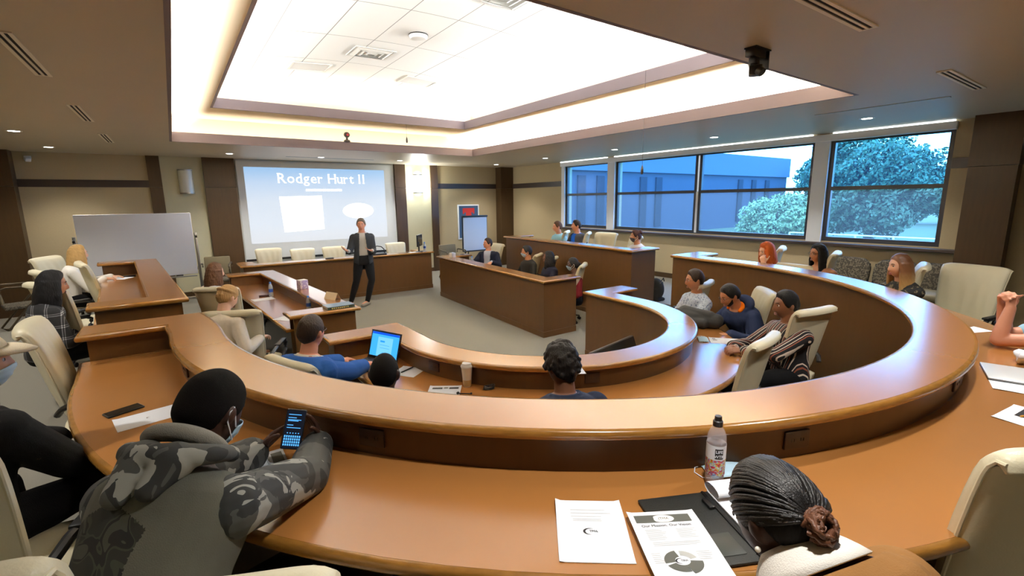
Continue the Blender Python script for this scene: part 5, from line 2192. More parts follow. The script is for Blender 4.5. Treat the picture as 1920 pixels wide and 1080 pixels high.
def braids_extra(F, o):
    R, c = F.Rh, F.hc - F.base
    bl = mat('braid_black', S(20, 18, 18), .38, bump=.25, bscale=300)
    mb = MB()
    rg = np.random.default_rng(3)
    knot = np.array([-.022, -.098, -.002])
    for i in range(74):
        t0 = -1.85 + 3.7 * i / 73 + rg.normal() * .02
        side = math.sin(t0)
        pts = []
        z0 = float(hairline(np.array(t0))) + .004
        x, y, _ = head_surface(np.array(t0), np.array(math.asin(max(-.99, min(.99, z0 / .117)))), face=.2)
        p0 = np.array([float(x), float(y), z0])
        for w in np.linspace(0, 1, 12):
            q = p0 * (1 - w) + knot * w
            # push out to the scalp
            n = nrm(q + np.array([0, 0, .02 * (1 - w)]))
            th = math.atan2(n[0], n[1])
            ph = math.asin(n[2])
            s3 = head_surface(np.array(th), np.array(ph), face=.2)
            s3 = np.array([float(v) for v in s3])
            lift = 1.075 + .09 * math.sin(w * PI) ** 1.5 + .02 * rg.random()
            pts.append(s3 * lift if w < .97 else knot + rg.normal(size=3) * .008)
        rad = [.0046 + .0006 * math.sin(9 * k) for k in range(12)]
        mb.tube([R @ p * F.hk + c for p in pts], rad, n=6)
    mb.build('braids', bl, o, smooth=80)
    mb = MB()
    for i in range(34):
        a0 = rg.random() * 6.28
        tilt = rg.normal() * .5
        r0 = .016 + .014 * rg.random()
        q = [knot + np.array([.004, -.004, -.012]) + rotax((0, 1, 0), tilt) @ rotax((1, 0, 0), rg.normal() * .25) @ np.array([r0 * math.cos(a0 + s), -.006 - .022 * math.sin(s * 1.3), r0 * math.sin(a0 + s)]) for s in np.linspace(0, 2.6, 9)]
        mb.tube([R @ p * F.hk + c for p in q], .0052, n=6)
    mb.build('bun', mat('braid_brown', S(104, 64, 42), .42, var=.6, vscale=40, bump=.3, bscale=300), o, smooth=80)
    mb = MB()
    mb.ell(c + R @ np.array([-.090, -.004, -.034]), (.0062, .0062, .0062), n=10, m=7)
    mb.build('earring', mat('pearl', S(240, 236, 226), .15), o, smooth=80)
    # white collar lying over the coat
    mb = MB()
    P = []
    for q in np.linspace(0, 1, 5):
        P.append([F.nb - F.base + F.u2 * (.046 - .040 * q - .02 * q * q) + F.r2 * math.cos(t) * (.074 + .050 * q) - F.fwd2 * (math.sin(t) * (.066 + .058 * q) - .005) for t in np.linspace(-.5, PI + .5, 25)])
    mb.grid(P)
    b = mb.build('collar', C_WHITE, o, smooth=80)
    sm = b.modifiers.new('t', 'SOLIDIFY')
    sm.thickness = .004


person('woman with black braids and brown bun in a tan coat, bent over papers', F, SK_DARK, 'buzz', H_BLACK,
       tops=[dict(name='coat', m=cloth('tan', S(150, 108, 62), var=.06, vscale=20), inf=.030, wr=.005, hi=.515, sleeve=.97)], trousers=TR(C_BLACK), vox=.0055, face=FC(LP_D, B_DARK), fem=1, seed=27,
       hair_kw=dict(lift=.009, top=.010), extra=braids_extra)
# ================================================================ THINGS ON THE DESKS
def sheet(label, x, y, z, ang, w=.216, h=.279, prints=(), texts=(), group=None, sheets=1, curl=.004, name='paper'):
    """a sheet (or thin stack) of paper; prints are flat ink shapes on it"""
    t = thing(name, label, 'paper', (x, y, z), math.radians(ang), group)
    th = .0005 * sheets
    zf = lambda u, v: th + curl * (max(0, abs(u / w * 2) - .75) * 4) ** 2 * (.5 + .5 * math.sin(v * 17 + u * 5))
    us, vs = np.linspace(-w / 2, w / 2, 13), np.linspace(-h / 2, h / 2, 13)
    mb = MB()
    mb.grid([[(u, v, zf(u, v)) for u in us] for v in vs])
    mb.grid([[(u, v, zf(u, v) - th) for u in us] for v in vs])
    rim = [(u, vs[0]) for u in us] + [(us[-1], v) for v in vs[1:]] + [(u, vs[-1]) for u in us[::-1][1:]] + [(us[0], v) for v in vs[::-1][1:-1]]
    mb.grid([[(u, v, zf(u, v) - th * k) for u, v in rim] for k in (0, 1)], closev=True)
    mb.build('sheet', M_PAPER, t, smooth=60)
    by = {}
    for (m, poly) in prints:
        by.setdefault(m.name, (m, MB()))[1].add([(a, b, zf(a, b) + (.0011 if 'white' in m.name else .0007)) for a, b in poly], [tuple(range(len(poly)))])
    for (m, s, size, px, py, rot, al) in texts:
        k = by.setdefault(m.name, (m, MB()))[1]
        V, Fc = text_mesh(s, size, al)
        c, sn = math.cos(rot), math.sin(rot)
        k.add([(px + v[0] * c - v[1] * sn, py + v[0] * sn + v[1] * c, zf(px, py) + .0014) for v in V], Fc)
    for m, k in by.values():
        k.build('print', m, t, smooth=0)
    return t


R4 = lambda m, a, b, c, d: (m, [(a, b), (c, b), (c, d), (a, d)])


def crescent(m, cx, cy, r, wdt=.35, a0=.9, a1=5.0):
    A = np.linspace(a0, a1, 16)
    o = [(cx + r * math.cos(a), cy + r * .72 * math.sin(a)) for a in A]
    i = [(cx + r * (1 - wdt * math.sin((a - a0) / (a1 - a0) * PI)) * math.cos(a), cy + r * .72 * (1 - wdt * math.sin((a - a0) / (a1 - a0) * PI)) * math.sin(a)) for a in A]
    out = []
    for k in range(len(A) - 1):
        out.append((m, [o[k], o[k + 1], i[k + 1], i[k]]))
    return out


def oval(m, cx, cy, rx, ry, n=28):
    return (m, [(cx + rx * math.cos(a), cy + ry * math.sin(a)) for a in np.arange(n) * 2 * PI / n])


def lines(m, x0, x1, y, n, dy, seed=0):
    rg = np.random.default_rng(seed)
    return [R4(m, x0, y - i * dy - .0011, x0 + (x1 - x0) * (.7 + .3 * rg.random()), y - i * dy + .0003) for i in range(n)]


ZT = ZWT2 + .0006
M_PAPER2 = mat('paper_white_print', S(248, 248, 246), .8)
sheet('white stapled sheets with a small round logo, alone on the desk left of the folder', .946, .925, ZT, -38, sheets=4,
      prints=crescent(M_INK, -.008, -.012, .020) + lines(M_PALEINK, -.06, .07, .09, 3, .016, 1) + lines(M_PALEINK, -.055, .06, .045, 2, .008, 2),
      texts=[(M_INK, 'TMA', .013, .004, -.012, 0, 'CENTER')], curl=.008)
PR = [R4(M_GREYINK, -.088, .098, .088, .132), oval(M_PAPER2, -.005, .112, .034, .021)]
sheet('printed page with a grey banner and swirl emblem, lying on the black folder', 1.085, .715, ZT + .016, -32, .216, .30, sheets=2,
      prints=[R4(M_GREYINK, -.090, .098, .086, .132), oval(M_PAPER2, -.002, .114, .036, .017)] + lines(M_PALEINK, -.075, -.01, .066, 8, .006, 3) + lines(M_PALEINK, .02, .08, .066, 7, .006, 4) + lines(M_PALEINK, -.07, .08, .012, 3, .006, 5)
      + [(M_GREYINK, [(-.012 + .050 * math.cos(a), -.062 + .040 * math.sin(a)) for a in np.linspace(1.75, 3.3, 9)] + [(-.012 + .020 * math.cos(a), -.062 + .016 * math.sin(a)) for a in np.linspace(3.3, 1.75, 9)]),
         (M_GREYINK, [(-.012 + .050 * math.cos(a), -.062 + .040 * math.sin(a)) for a in np.linspace(3.5, 4.95, 9)] + [(-.012 + .022 * math.cos(a), -.062 + .016 * math.sin(a)) for a in np.linspace(4.95, 3.5, 9)]),
         (M_GREYINK, [(-.008 + .052 * math.cos(a), -.066 + .044 * math.sin(a)) for a in np.linspace(4.95, 6.3, 9)] + [(-.012 + .022 * math.cos(a), -.062 + .016 * math.sin(a)) for a in np.linspace(6.3, 4.95, 9)]),
         (M_PALEINK, [(-.012 + .046 * math.cos(a), -.062 + .038 * math.sin(a)) for a in np.linspace(.25, 1.5, 9)] + [(-.012 + .026 * math.cos(a), -.062 + .02 * math.sin(a)) for a in np.linspace(1.5, .25, 9)])]
      + lines(M_PALEINK, -.09, -.06, -.03, 6, .007, 6) + lines(M_PALEINK, .04, .085, -.03, 5, .007, 7) + crescent(M_INK, -.018, -.062, .014),
      texts=[(M_INK, 'Our Mission. Our Vision', .0155, -.002, .083, 0, 'CENTER'), (M_INK, 'TMA', .010, -.006, -.062, 0, 'CENTER'), (M_INK, '(TMA', .014, 0, .114, 0, 'CENTER')], curl=.005)
fo = thing('portfolio_folder', 'black zip folder lying open under the printed page, beside the braided woman', 'folder', (1.20, .735, ZWT2), math.radians(-26))
mb = MB()
mb.box((0, 0, .006), (.235, .32, .011), bev=.005)
mb.build('left_cover', mat('folder_leather', S(38, 40, 38), .5, bump=.2, bscale=300), fo)
mb = MB()
mb.box((.235, 0, .006), (.235, .32, .011), bev=.005)
mb.build('right_cover', MATS['folder_leather'], fo)
mb = MB()
mb.box((.1175, 0, .009), (.012, .32, .015), bev=.005)
mb.build('spine', M_BLACKP, fo)
mb = MB()
boxspan(mb, -.02, .085, -.13, -.04, .0115, .0135, bev=.001)
mb.build('pocket', mat('folder_pocket', S(58, 62, 58), .4), fo)
mb = MB()
mb.box((.10, .09, .016), (.022, .05, .012), bev=.004)
mb.build('pen_loop', M_BLACKP, fo)
np_ = thing('note_pad', 'white writing pad with its first page rolled over, on the open folder', 'notepad', (1.415, .645, ZWT2 + .012), math.radians(-26))
mb = MB()
mb.box((0, 0, .004), (.20, .28, .007), bev=.001)
mb.build('pages', M_PAPER, np_)
mb = MB()
mb.grid([[(u, .11 + .045 * math.cos(a) * (1 - .25 * a / 5), .026 + .02 * math.sin(a) * (1 - .2 * a / 5)) for u in (-.10, .10)] for a in np.linspace(-1.6, 3.6, 16)])
mb.build('rolled_page', M_PAPER, np_, smooth=80)
# water bottle
M_PET = mat('clear_plastic', S(236, 226, 230), .05, alpha=.30, spec=.8)
bt = thing('water_bottle', 'tall clear water bottle with black cap and a red picture label', 'bottle', (1.474, .842, ZWT2))
MB().lathe([(.001, .002), (.026, .002), (.031, .010), (.032, .04), (.0325, .17), (.031, .188), (.024, .206), (.0145, .222), (.0135, .23), (.001, .23)], n=28).build('shell', M_PET, bt, smooth=60)
MB().lathe([(.001, .004), (.029, .004), (.0305, .02), (.031, .165), (.001, .165)], n=24).build('water', mat('water', S(226, 214, 220), .05, alpha=.22), bt, smooth=60)
MB().lathe([(.001, .222), (.0165, .222), (.0168, .240), (.013, .243), (.0115, .258), (.001, .258)], n=20).build('cap', M_BLACKP, bt)


def label_build(nt, tc):
    n = nt.nodes.new('ShaderNodeTexNoise')
    n.inputs['Scale'].default_value = 42
    n.inputs['Detail'].default_value = 1
    n.inputs['Distortion'].default_value = 2
    nt.links.new(tc.outputs['Object'], n.inputs['Vector'])
    return cramp(nt, n.outputs['Fac'], [(0, S(190, 30, 40)), (.42, S(120, 150, 200)), (.48, S(235, 225, 215)), (.53, S(150, 180, 70)), (.58, S(230, 140, 40)), (.64, S(180, 25, 35))])


lb = MB()
lb.grid([[(.0332 * math.cos(a), .0332 * math.sin(a), z) for a in np.linspace(0, 2 * PI, 29)] for z in (.045, .105)])
lb.build('picture_label', ramp_mat('bottle_art', label_build, .4), bt, smooth=60)
lb = MB()
lb.grid([[(.0333 * math.cos(a), .0333 * math.sin(a), z) for a in np.linspace(0, 2 * PI, 29)] for z in (.105, .158)])
wl = lb.build('white_label', M_PAPER, bt, smooth=60)
a0 = math.atan2(-.842, -1.474) + .35
lb = MB()
lb.grid([[(.0337 * math.cos(a), .0337 * math.sin(a), z) for a in np.linspace(a0 - .42, a0 + .42, 9)] for z in (.110, .148)])
lb.build('name_plate', M_BLACKP, wl, smooth=60)
lb = MB()
for s, z in (('LIFE', .137), ('WTR', .1195)):
    V, Fc = text_mesh(s, .0145, 'CENTER', 0, .0004)
    lb.add([(.0341 * math.cos(a0 + v[0] / .0337), .0341 * math.sin(a0 + v[0] / .0337), z + v[1]) for v in V], Fc)
lb.build('lettering', M_PAPER, wl, smooth=0)


def loose_mask(label, x, y, z, ang):
    t = thing('face_mask', label, 'face mask', (x, y, z), math.radians(ang))
    mb = MB()
    mb.grid([[(u, v, .006 + .022 * (1 - (u / .09) ** 2) * (1 - (v / .055) ** 2) + .0015 * math.sin(v * 260)) for u in np.linspace(-.085, .085, 11)] for v in np.linspace(-.048, .048, 13)])
    q = mb.build('fabric', MASK_BLUE, t, smooth=80)
    sm = q.modifiers.new('t', 'SOLIDIFY')
    sm.thickness = .002
    for s in (-1, 1):
        MB().tube([(s * .084, -.042, .006), (s * .115, -.03, .004), (s * .128, .005, .004), (s * .112, .035, .004), (s * .084, .044, .006)], .0018, n=6).build('ear_loop', M_PAPER, t)


loose_mask('pale blue mask on the desk behind the tall clear bottle', 1.58, .85, ZWT2, -30)
loose_mask('pale blue mask on the inner curved desk by the ledge end', 4.10, 2.56, ZWT1, 40)
sheet('white page with a small mark beside the black phone at the left end', -.20, 2.755, ZT, 11, .279, .175, prints=crescent(M_GREYINK, -.01, -.005, .012))
sheet('printed mission page under the hands of the man in camouflage', .118, 1.93, ZT, -90, prints=[R4(M_GREYINK, -.09, .09, .09, .13), oval(M_PAPER2, 0, .11, .0, .0)][:1] + lines(M_PALEINK, -.08, .07, .04, 10, .008, 9),
      texts=[(M_INK, 'Our Mission. Our Vision', .0155, 0, .075, 0, 'CENTER')])


def phone(label, loc, ang, R=None, lit=False):
    t = thing('smartphone', label, 'phone', loc, math.radians(ang))
    if R is not None:
        t.rotation_euler = Matrix(R.tolist()).to_euler()
    mb = MB()
    mb.box((0, 0, .0045), (.074, .152, .009), bev=.004)
    mb.build('case', M_BLACKP, t)
    mb = MB()
    boxspan(mb, -.0335, .0335, -.071, .071, .0088, .0094)
    mb.build('display', M_SCREENBLK if not lit else mat('lit_dark_screen', S(8, 9, 13), .15, emit=S(14, 18, 28), estr=1), t, smooth=0)
    if lit:
        mb = MB()
        z0, z1 = .0094, .0097
        for (y, a, b) in [(.056, -.026, .020), (.044, -.026, .004), (.036, -.026, .022), (.032, -.026, .012), (.016, -.026, -.004), (.006, -.026, .024)]:
            boxspan(mb, a, b, y - .0013, y + .0013, z0, z1)
        for r in range(4):
            for q in range(8):
                boxspan(mb, -.030 + q * .0077, -.0250 + q * .0077, -.062 + r * .0105, -.0545 + r * .0105, z0, z1)
        for q in range(5):
            boxspan(mb, -.022 + q * .010, -.018 + q * .010, -.016, -.0125, z0, z1)
        mb.build('interface', emis('phone_blue', S(80, 160, 230), 1.1), t, smooth=0)
    return t


phone('black phone lying beside the white page at the left end of the big desk', (-.315, 2.912, ZWT2), 24 - 90)
yv = nrm([.30, .22, .92])
zv = np.array([-.30, -.92, .30])
zv = nrm(zv - yv * (zv @ yv))
xv = np.cross(yv, zv)
phone('black phone with a lit blue keyboard held by the man in camouflage', (.288, 1.905, 1.205), 0, np.column_stack([xv, yv, zv]), True)
sheet('white leaflet at the far right of the big desk, near the clasped hands', 4.83, .80, ZT, -25, .20, .13, prints=crescent(M_GREYINK, 0, 0, .012) + lines(M_PALEINK, -.06, .05, .03, 2, .02, 3))
lp = thing('closed_laptop', 'closed silver laptop near the right edge of the big desk', 'laptop', (3.745, .435, ZWT2), math.radians(16.5))
mb = MB()
mb.box((0, 0, .0045), (.315, .22, .008), bev=.004)
mb.build('base', M_ALU, lp)
mb = MB()
mb.box((0, 0, .0125), (.315, .22, .007), bev=.0035)
mb.build('lid', mat('silver_lid', S(222, 224, 224), .35, .3), lp)
sheet('blank white page just below the closed silver laptop', 3.555, .345, ZT, 16, .216, .279)
sheet('white page holding a pencil and a black strip, at the right edge', 3.08, .265, ZT, -8, .26, .20, prints=[R4(M_INK, -.02, .02, .13, .055)])
mb = MB()
mb.tube([(3.06, .30, ZT + .006), (3.24, .22, ZT + .006)], .0036, n=6)
tag(mb.build('pencil', mat('pencil_yellow', S(214, 150, 50), .5)), 'yellow pencil lying on the page with the black strip', 'pencil')
mb = MB()
G, T, Pp = head_grid(20, 14, face=0)
rg = np.random.default_rng(5)
lump = 1 + .45 * sum(np.sin(G @ nrm(rg.normal(size=3)) * 60 + rg.random() * 6) for _ in range(4)) / 4
Gc = G * np.array([1.1, .6, .32]) * lump[..., None]
mb.grid(Gc - np.array([0, 0, Gc[..., 2].min()]), closev=True, cap=True)
tag(mb.build('tissue', M_PAPER, None, 80, (4.10, .42, ZWT2)), 'crumpled white tissue beside the closed silver laptop', 'tissue')

# ---- inner curved desk
lt = thing('laptop', 'open black laptop with a bright blue screen on the inner curved desk', 'laptop', (1.335, 3.865, ZWT1), math.radians(203 + 90))
mb = MB()
mb.box((0, -.125, .010), (.36, .245, .018), bev=.005)
bs = mb.build('base', M_BLACKP, lt)
mb = MB()
for r in range(5):
    for q in range(13):
        mb.box((-.15 + q * .025, -.05 - r * .023, .020), (.021, .019, .004))
mb.box((0, -.205, .0195), (.10, .055, .002))
mb.build('keyboard', mat('key_black', S(34, 34, 36), .6), bs)
Rm = rotax((1, 0, 0), -.30)
mb = MB()
mb.box(Rm @ np.array([0, .004, .125]) + np.array([0, 0, .018]), (.36, .010, .25), R=Rm, bev=.004)
ld = mb.build('lid', M_BLACKP, lt)


def lq(mb, a, b, c, d, y):
    mb.add([Rm @ np.array([u, y, v]) + np.array([0, 0, .018]) for u, v in ((a, b), (c, b), (c, d), (a, d))], [(0, 1, 2, 3)])


mb = MB()
lq(mb, -.165, .025, .165, .235, -.0018)
mb.build('display', emis('laptop_blue', S(60, 160, 240), 1.0), ld, smooth=0)
mb = MB()
lq(mb, -.165, .215, .165, .235, -.0022)
mb.build('title_bar', emis('laptop_deep', S(20, 80, 200), 1.0), ld, smooth=0)
mb = MB()
lq(mb, -.085, .03, .095, .195, -.0022)
mb.build('window', emis('laptop_pale', S(110, 185, 240), 1.0), ld, smooth=0)
mb = MB()
for (a, b, c, d) in [(-.055, .150, .0, .165), (-.055, .125, .06, .128), (-.05, .10, .065, .103), (-.02, .06, .05, .063)]:
    lq(mb, a, b, c, d, -.0026)
mb.build('page_text', emis('laptop_mid', S(40, 140, 225), 1.0), ld, smooth=0)
cp = thing('coffee_cup', 'tall clear cup of iced coffee with a white lid', 'cup', (1.657, 2.945, ZWT1))
MB().lathe([(.001, .0), (.028, .0), (.030, .01), (.0425, .155), (.001, .155)], n=24).build('cup', mat('cup_frost', S(232, 222, 200), .25), cp, smooth=60)
MB().lathe([(.0295, .004), (.0345, .055), (.0347, .055), (.0297, .004)], n=24, cap=False).build('drink', mat('coffee_milk', S(206, 170, 112), .3), cp, smooth=60)
MB().lathe([(.0445, .150), (.046, .158), (.043, .164), (.036, .172), (.034, .182), (.001, .184)], n=24).build('lid', M_WHITE, cp, smooth=60)
gl = MB()
gl.tube([((.040 + .004 * math.sin(a * 3)) * math.cos(a) + .003 * k, (.028 + .003 * math.cos(a * 2)) * math.sin(a), .008 + .007 * k + .003 * math.sin(a * 2 + k)) for k in range(3) for a in np.arange(20) * 2 * PI / 20], .0052, n=8)
tag(gl.build('coiled_strap', M_BLACKP, None, 80, (1.757, 2.795, ZWT1)), 'black coiled strap lying beside the coffee cup', 'strap')
gl = MB()
gl.tube([(1.525, 2.85, ZWT1 + .006), (1.60, 2.79, ZWT1 + .006)], .004, n=6)
gl.ell((1.525, 2.85, ZWT1 + .010), (.012, .010, .010))
gl.ell((1.60, 2.79, ZWT1 + .008), (.008, .008, .008))
tag(gl.build('key_ring', M_BLACKP), 'thin black keys just behind the near ledge, below the coffee cup', 'keys')
sheet('white page with a black pen on it, between the shaved head and the cup', 1.42, 3.50, ZWT1 + .0006, 35, .20, .22)
mb = MB()
mb.tube([(1.36, 3.50, ZWT1 + .008), (1.49, 3.56, ZWT1 + .008)], .005, n=8)
tag(mb.build('pen', M_BLACKP), 'black pen lying on the white page near the laptop', 'pen')
sheet('white page with two dark printed blocks beside the coffee cup', 1.475, 2.965, ZWT1 + .0006, -35, .24, .19, prints=[R4(M_INK, -.095, .03, -.02, .06), R4(M_INK, .03, .03, .10, .06), oval(M_GREYINK, .005, .05, .02, .012)])
sheet('white page with small grey stamps in front of the striped shirt', 4.24, 2.40, ZWT1 + .0006, -50, .30, .20, prints=[R4(M_INK, -.12, .05, -.09, .07), R4(M_GREYINK, -.12, 0, -.08, .02), oval(M_PALEINK, .07, -.03, .025, .012), R4(M_INK, .09, -.05, .11, -.03)])
sheet('white page lying on the inner ledge by the curly-haired man', 2.19, 2.36, ZLED1 + .0006, 62, .20, .14)
jk = MB()
rg = np.random.default_rng(9)
for (p0, p1, r0, r1) in [((4.42, 3.10, .79), (4.58, 2.72, .78), .09, .08), ((4.50, 3.05, .84), (4.55, 2.78, .83), .07, .06), ((4.40, 3.00, .76), (4.46, 2.80, .76), .06, .06), ((4.56, 2.95, .78), (4.66, 2.75, .77), .06, .05)]:
    jk.capsule(np.array(p0) - [4.5, 2.9, ZWT1], r0, np.array(p1) - [4.5, 2.9, ZWT1], r1, 14)
me = remesh(jk, 'folded_jacket', .009, 3)
wrinkle(me, .010, 4, 22)
co = np.empty(len(me.vertices) * 3)
me.vertices.foreach_get('co', co)
co = co.reshape(-1, 3)
co[:, 2] = np.maximum(co[:, 2], .001)
me.vertices.foreach_set('co', co.ravel())
me.materials.append(cloth('jacket_grey', S(52, 52, 52)))
tag(link('folded_jacket', me, None, 180, (4.5, 2.9, ZWT1)), 'dark grey jacket bundled on the inner desk between two seated men', 'jacket')
fm = thing('floor_monitor', 'black monitor tilted back on the floor inside the inner curved desk', 'monitor', (3.62, 3.20, 0), math.radians(11))
Rm2 = rotax((1, 0, 0), -.35)
mb = MB()
mb.box(np.array([0, 0, .35]), (.80, .05, .48), R=Rm2, bev=.008)
mb.build('housing', M_BLACKP, fm)
mb = MB()
mb.box(np.array([0, .005, .35]) + Rm2 @ np.array([0, .0, .243]), (.80, .045, .012), R=Rm2, bev=.003)
mb.build('top_edge', M_ALU, fm)
mb = MB()
for s in (-.25, .25):
    mb.tube([(s, .05, .3), (s, .10, .1), (s, .16, .012), (s, -.16, .012)], .014, n=8)
mb.build('stand', M_BLACKP, fm)

# ---- left straight desk
tb = thing('tissue_box', 'white and violet cube tissue box on the left desk ledge', 'tissue box', (1.36, 7.02, ZLED1), .25)
mb = MB()
mb.box((0, 0, .062), (.115, .115, .124), bev=.005)
mb.build('carton', ramp_mat('tissue_print', speckle_build(S(178, 164, 206), S(226, 222, 236), 32, .52), .6), tb)
mb = MB()
mb.box((0, 0, .126), (.112, .112, .004), bev=.002)
mb.build('top', M_WHITE, tb)
tc_ = MB()
tc_.grid([[(s * .11, -.045, .001), (s * .11, 0, .085), (s * .11, .045, .001)] for s in (-1, 1)])
q = tc_.build('name_card', mat('card_cream', S(240, 226, 196), .7), None, 0, (1.50, 6.02, ZLED1))
q.rotation_euler = (0, 0, -1.2)
q.modifiers.new('t', 'SOLIDIFY').thickness = .002
tag(q, 'cream folded name card standing on the left desk ledge', 'card')
bk = thing('book', 'flat glossy book with a dark spine on the near end of the left desk ledge', 'book', (1.43, 5.50, ZLED1), math.radians(3))
mb = MB()
boxspan(mb, -.15, .15, -.098, .10, .004, .026)
mb.build('pages', M_PAPER, bk, smooth=0)
mb = MB()
boxspan(mb, -.153, .153, -.102, .102, 0, .004)
boxspan(mb, -.153, .153, -.102, .102, .026, .030)
boxspan(mb, -.153, .153, -.105, -.101, 0, .030)
cv = mb.build('cover', mat('book_cover', S(60, 70, 58), .15, spec=.8), bk, smooth=0)
mb = MB()
for q in range(9):
    boxspan(mb, -.11 + q * .022, -.096 + q * .022, -.1058, -.105, .008, .022)
mb.build('spine_marks', mat('book_mark', S(196, 190, 130), .5), cv, smooth=0)


def small_bottle(label, x, y, z, h=.22, lab=S(30, 80, 170)):
    t = thing('water_bottle', label, 'bottle', (x, y, z))
    k = h / .22
    MB().lathe([(.001, 0), (.028 * k, 0), (.032 * k, .012 * k), (.032 * k, .05 * k), (.030 * k, .08 * k), (.032 * k, .11 * k), (.031 * k, .15 * k), (.018 * k, .19 * k), (.013 * k, .2 * k), (.001, .2 * k)], n=20).build('shell', mat('bottle_clear', S(214, 226, 236), .08, alpha=.55), t, smooth=60)
    MB().lathe([(.0325 * k, .07 * k), (.0325 * k, .12 * k)], n=20, cap=False).build('label', mat('bottle_label_blue', lab, .4), t, smooth=60)
    MB().lathe([(.001, .195 * k), (.015 * k, .195 * k), (.015 * k, .22 * k), (.001, .22 * k)], n=16).build('cap', mat('cap_blue', S(60, 130, 220), .4), t, smooth=60)


small_bottle('small water bottle with a blue label on the left desk worktop', 1.05, 7.72, ZWT1)
small_bottle('small water bottle beside the black monitor on the presenter desk', 4.86, 10.52, ZLED1)
small_bottle('small water bottle standing before the man in the dark suit', 5.02, 8.55, ZWT1)
small_bottle('small bottle half hidden behind the left desk ledge corner', 1.28, 6.35, ZWT1, .20)
sheet('white page in front of the bottle with the blue label', .92, 7.57, ZWT1 + .0006, 8, .279, .20)
mb = MB()
mb.box((0, 0, .012), (.17, .06, .022), bev=.009)
tag(mb.build('glasses_case', mat('maroon', S(60, 24, 26), .4), None, 35, (.98, 7.80, ZWT1)), 'dark maroon glasses case behind the bottle with the blue label', 'case')
sheet('white page at the near end of the left desk worktop', .98, 6.10, ZWT1 + .0006, 40, .22, .26)
sheet('white page under the blonde woman\'s writing hand on the raised desk', -.73, 8.48, ZT, 62, .216, .279)
mb = MB()
mb.box((0, 0, .008), (.15, .07, .014), bev=.005)
q = mb.build('smartphone', M_BLACKP, None, 35, (-.62, 8.60, ZWT2 + .002))
tag(q, 'dark phone on the page of the blonde woman by the whiteboard', 'phone')
tb = thing('tissue_box', 'small plain white box on the ledge before the man in the dark suit', 'box', (4.76, 8.92, ZLED1), .1)
mb = MB()
mb.box((0, 0, .05), (.10, .10, .10), bev=.006)
mb.build('carton', M_WHITE, tb)
mb = MB()
mb.ell((0, 0, .102), (.03, .02, .008))
mb.build('opening', M_PAPER, tb)

# ---- presenter desk
mo = thing('computer_monitor', 'black computer monitor seen from the side on the presenter desk', 'monitor', (4.72, 10.49, ZLED1), math.radians(52))
mb = MB()
mb.box((0, 0, .008), (.20, .16, .014), bev=.004)
mb.build('foot', M_BLACKP, mo)
mb = MB()
mb.box((0, .02, .10), (.05, .03, .19), bev=.004)
mb.build('neck', M_BLACKP, mo)
mb = MB()
mb.box((0, 0, .27), (.44, .035, .28), bev=.006)
pn = mb.build('panel', M_BLACKP, mo)
mb = MB()
boxspan(mb, -.205, .205, -.0185, -.0178, .145, .395)
mb.build('display', M_SCREENBLK, pn, smooth=0)
sheet('loose white papers beside the black monitor on the presenter desk', 4.62, 10.44, ZLED1 + .0006, 5, .40, .13, sheets=3)
hb = thing('carry_case', 'low black case with an arched handle beside the speaker on the presenter desk', 'case', (3.68, 10.50, ZLED1))
mb = MB()
mb.box((0, 0, .016), (.40, .13, .03), bev=.008)
mb.build('body', M_BLACKP, hb)
mb = MB()
mb.tube([(-.17, 0, .03), (-.16, 0, .12), (-.10, 0, .18), (0, 0, .20), (.10, 0, .18), (.16, 0, .12), (.17, 0, .03)], .012, n=8)
mb.build('handle', M_BLACKP, hb)
mb = MB()
mb.box((0, 0, .01), (.16, .09, .02), bev=.004)
tag(mb.build('conference_phone', M_BLACKP, None, 35, (2.62, 10.48, ZLED1)), 'low black device on the presenter desk by the speaker\'s raised hand', 'phone')

# ---- boards and pictures
wb = thing('whiteboard', 'large white mobile whiteboard on a metal stand at the far left', 'whiteboard', (-.60, 11.45, 0))
mb = MB()
mb.box((0, 0, 1.30), (1.74, .03, 1.22), bev=.012)
mb.build('panel', mat('whiteboard_face', S(250, 251, 255), .4), wb)
for s in (-1, 1):
    mb = MB()
    mb.box((s * .91, .02, .82), (.05, .05, 1.40), bev=.008)
    mb.box((s * .91, .02, .07), (.06, .62, .05), bev=.01)
    mb.build('stand', M_ALU, wb)
    mb = MB()
    for y in (-.26, .30):
        mb.lathe([(.001, -.012), (.032, -.012), (.032, .012), (.001, .012)], c=(s * .91, y, .032), R=rotax((0, 1, 0), PI / 2), n=14)
    mb.build('caster', M_BLACKR, wb)
    mb = MB()
    mb.lathe([(.001, 0), (.028, 0), (.028, .035), (.001, .035)], c=(s * .90, 0, 1.44), R=rotax((0, 1, 0), s * PI / 2), n=14)
    mb.build('knob', M_BLACKP, wb)
mb = MB()
mb.box((0, -.02, .655), (1.70, .07, .025), bev=.005)
mb.box((0, .02, .20), (1.80, .04, .05), bev=.005)
mb.build('tray', M_ALU, wb)
mb = MB()
mb.box((-.02, 0, .0), (.12, .025, .025), bev=.005)
tag(mb.build('marker', M_BLACKP, None, 35, (-.02, 11.42, .682)), 'black eraser lying in the whiteboard tray', 'eraser')
fc = thing('flip_chart', 'white flip chart pad on a black easel in front of the framed poster', 'flip chart', (6.87, 11.48, 0), 0)
mb = MB()
mb.box((0, 0, 1.16), (.76, .03, .92), bev=.006)
mb.build('pad', M_PAPER, fc)
mb = MB()
mb.box((0, -.01, 1.645), (.80, .06, .05), bev=.008)
mb.box((0, -.03, .685), (.80, .07, .03), bev=.006)
mb.box((0, .025, 1.17), (.82, .02, .98))
mb.build('clamp_bar', M_BLACKP, fc)
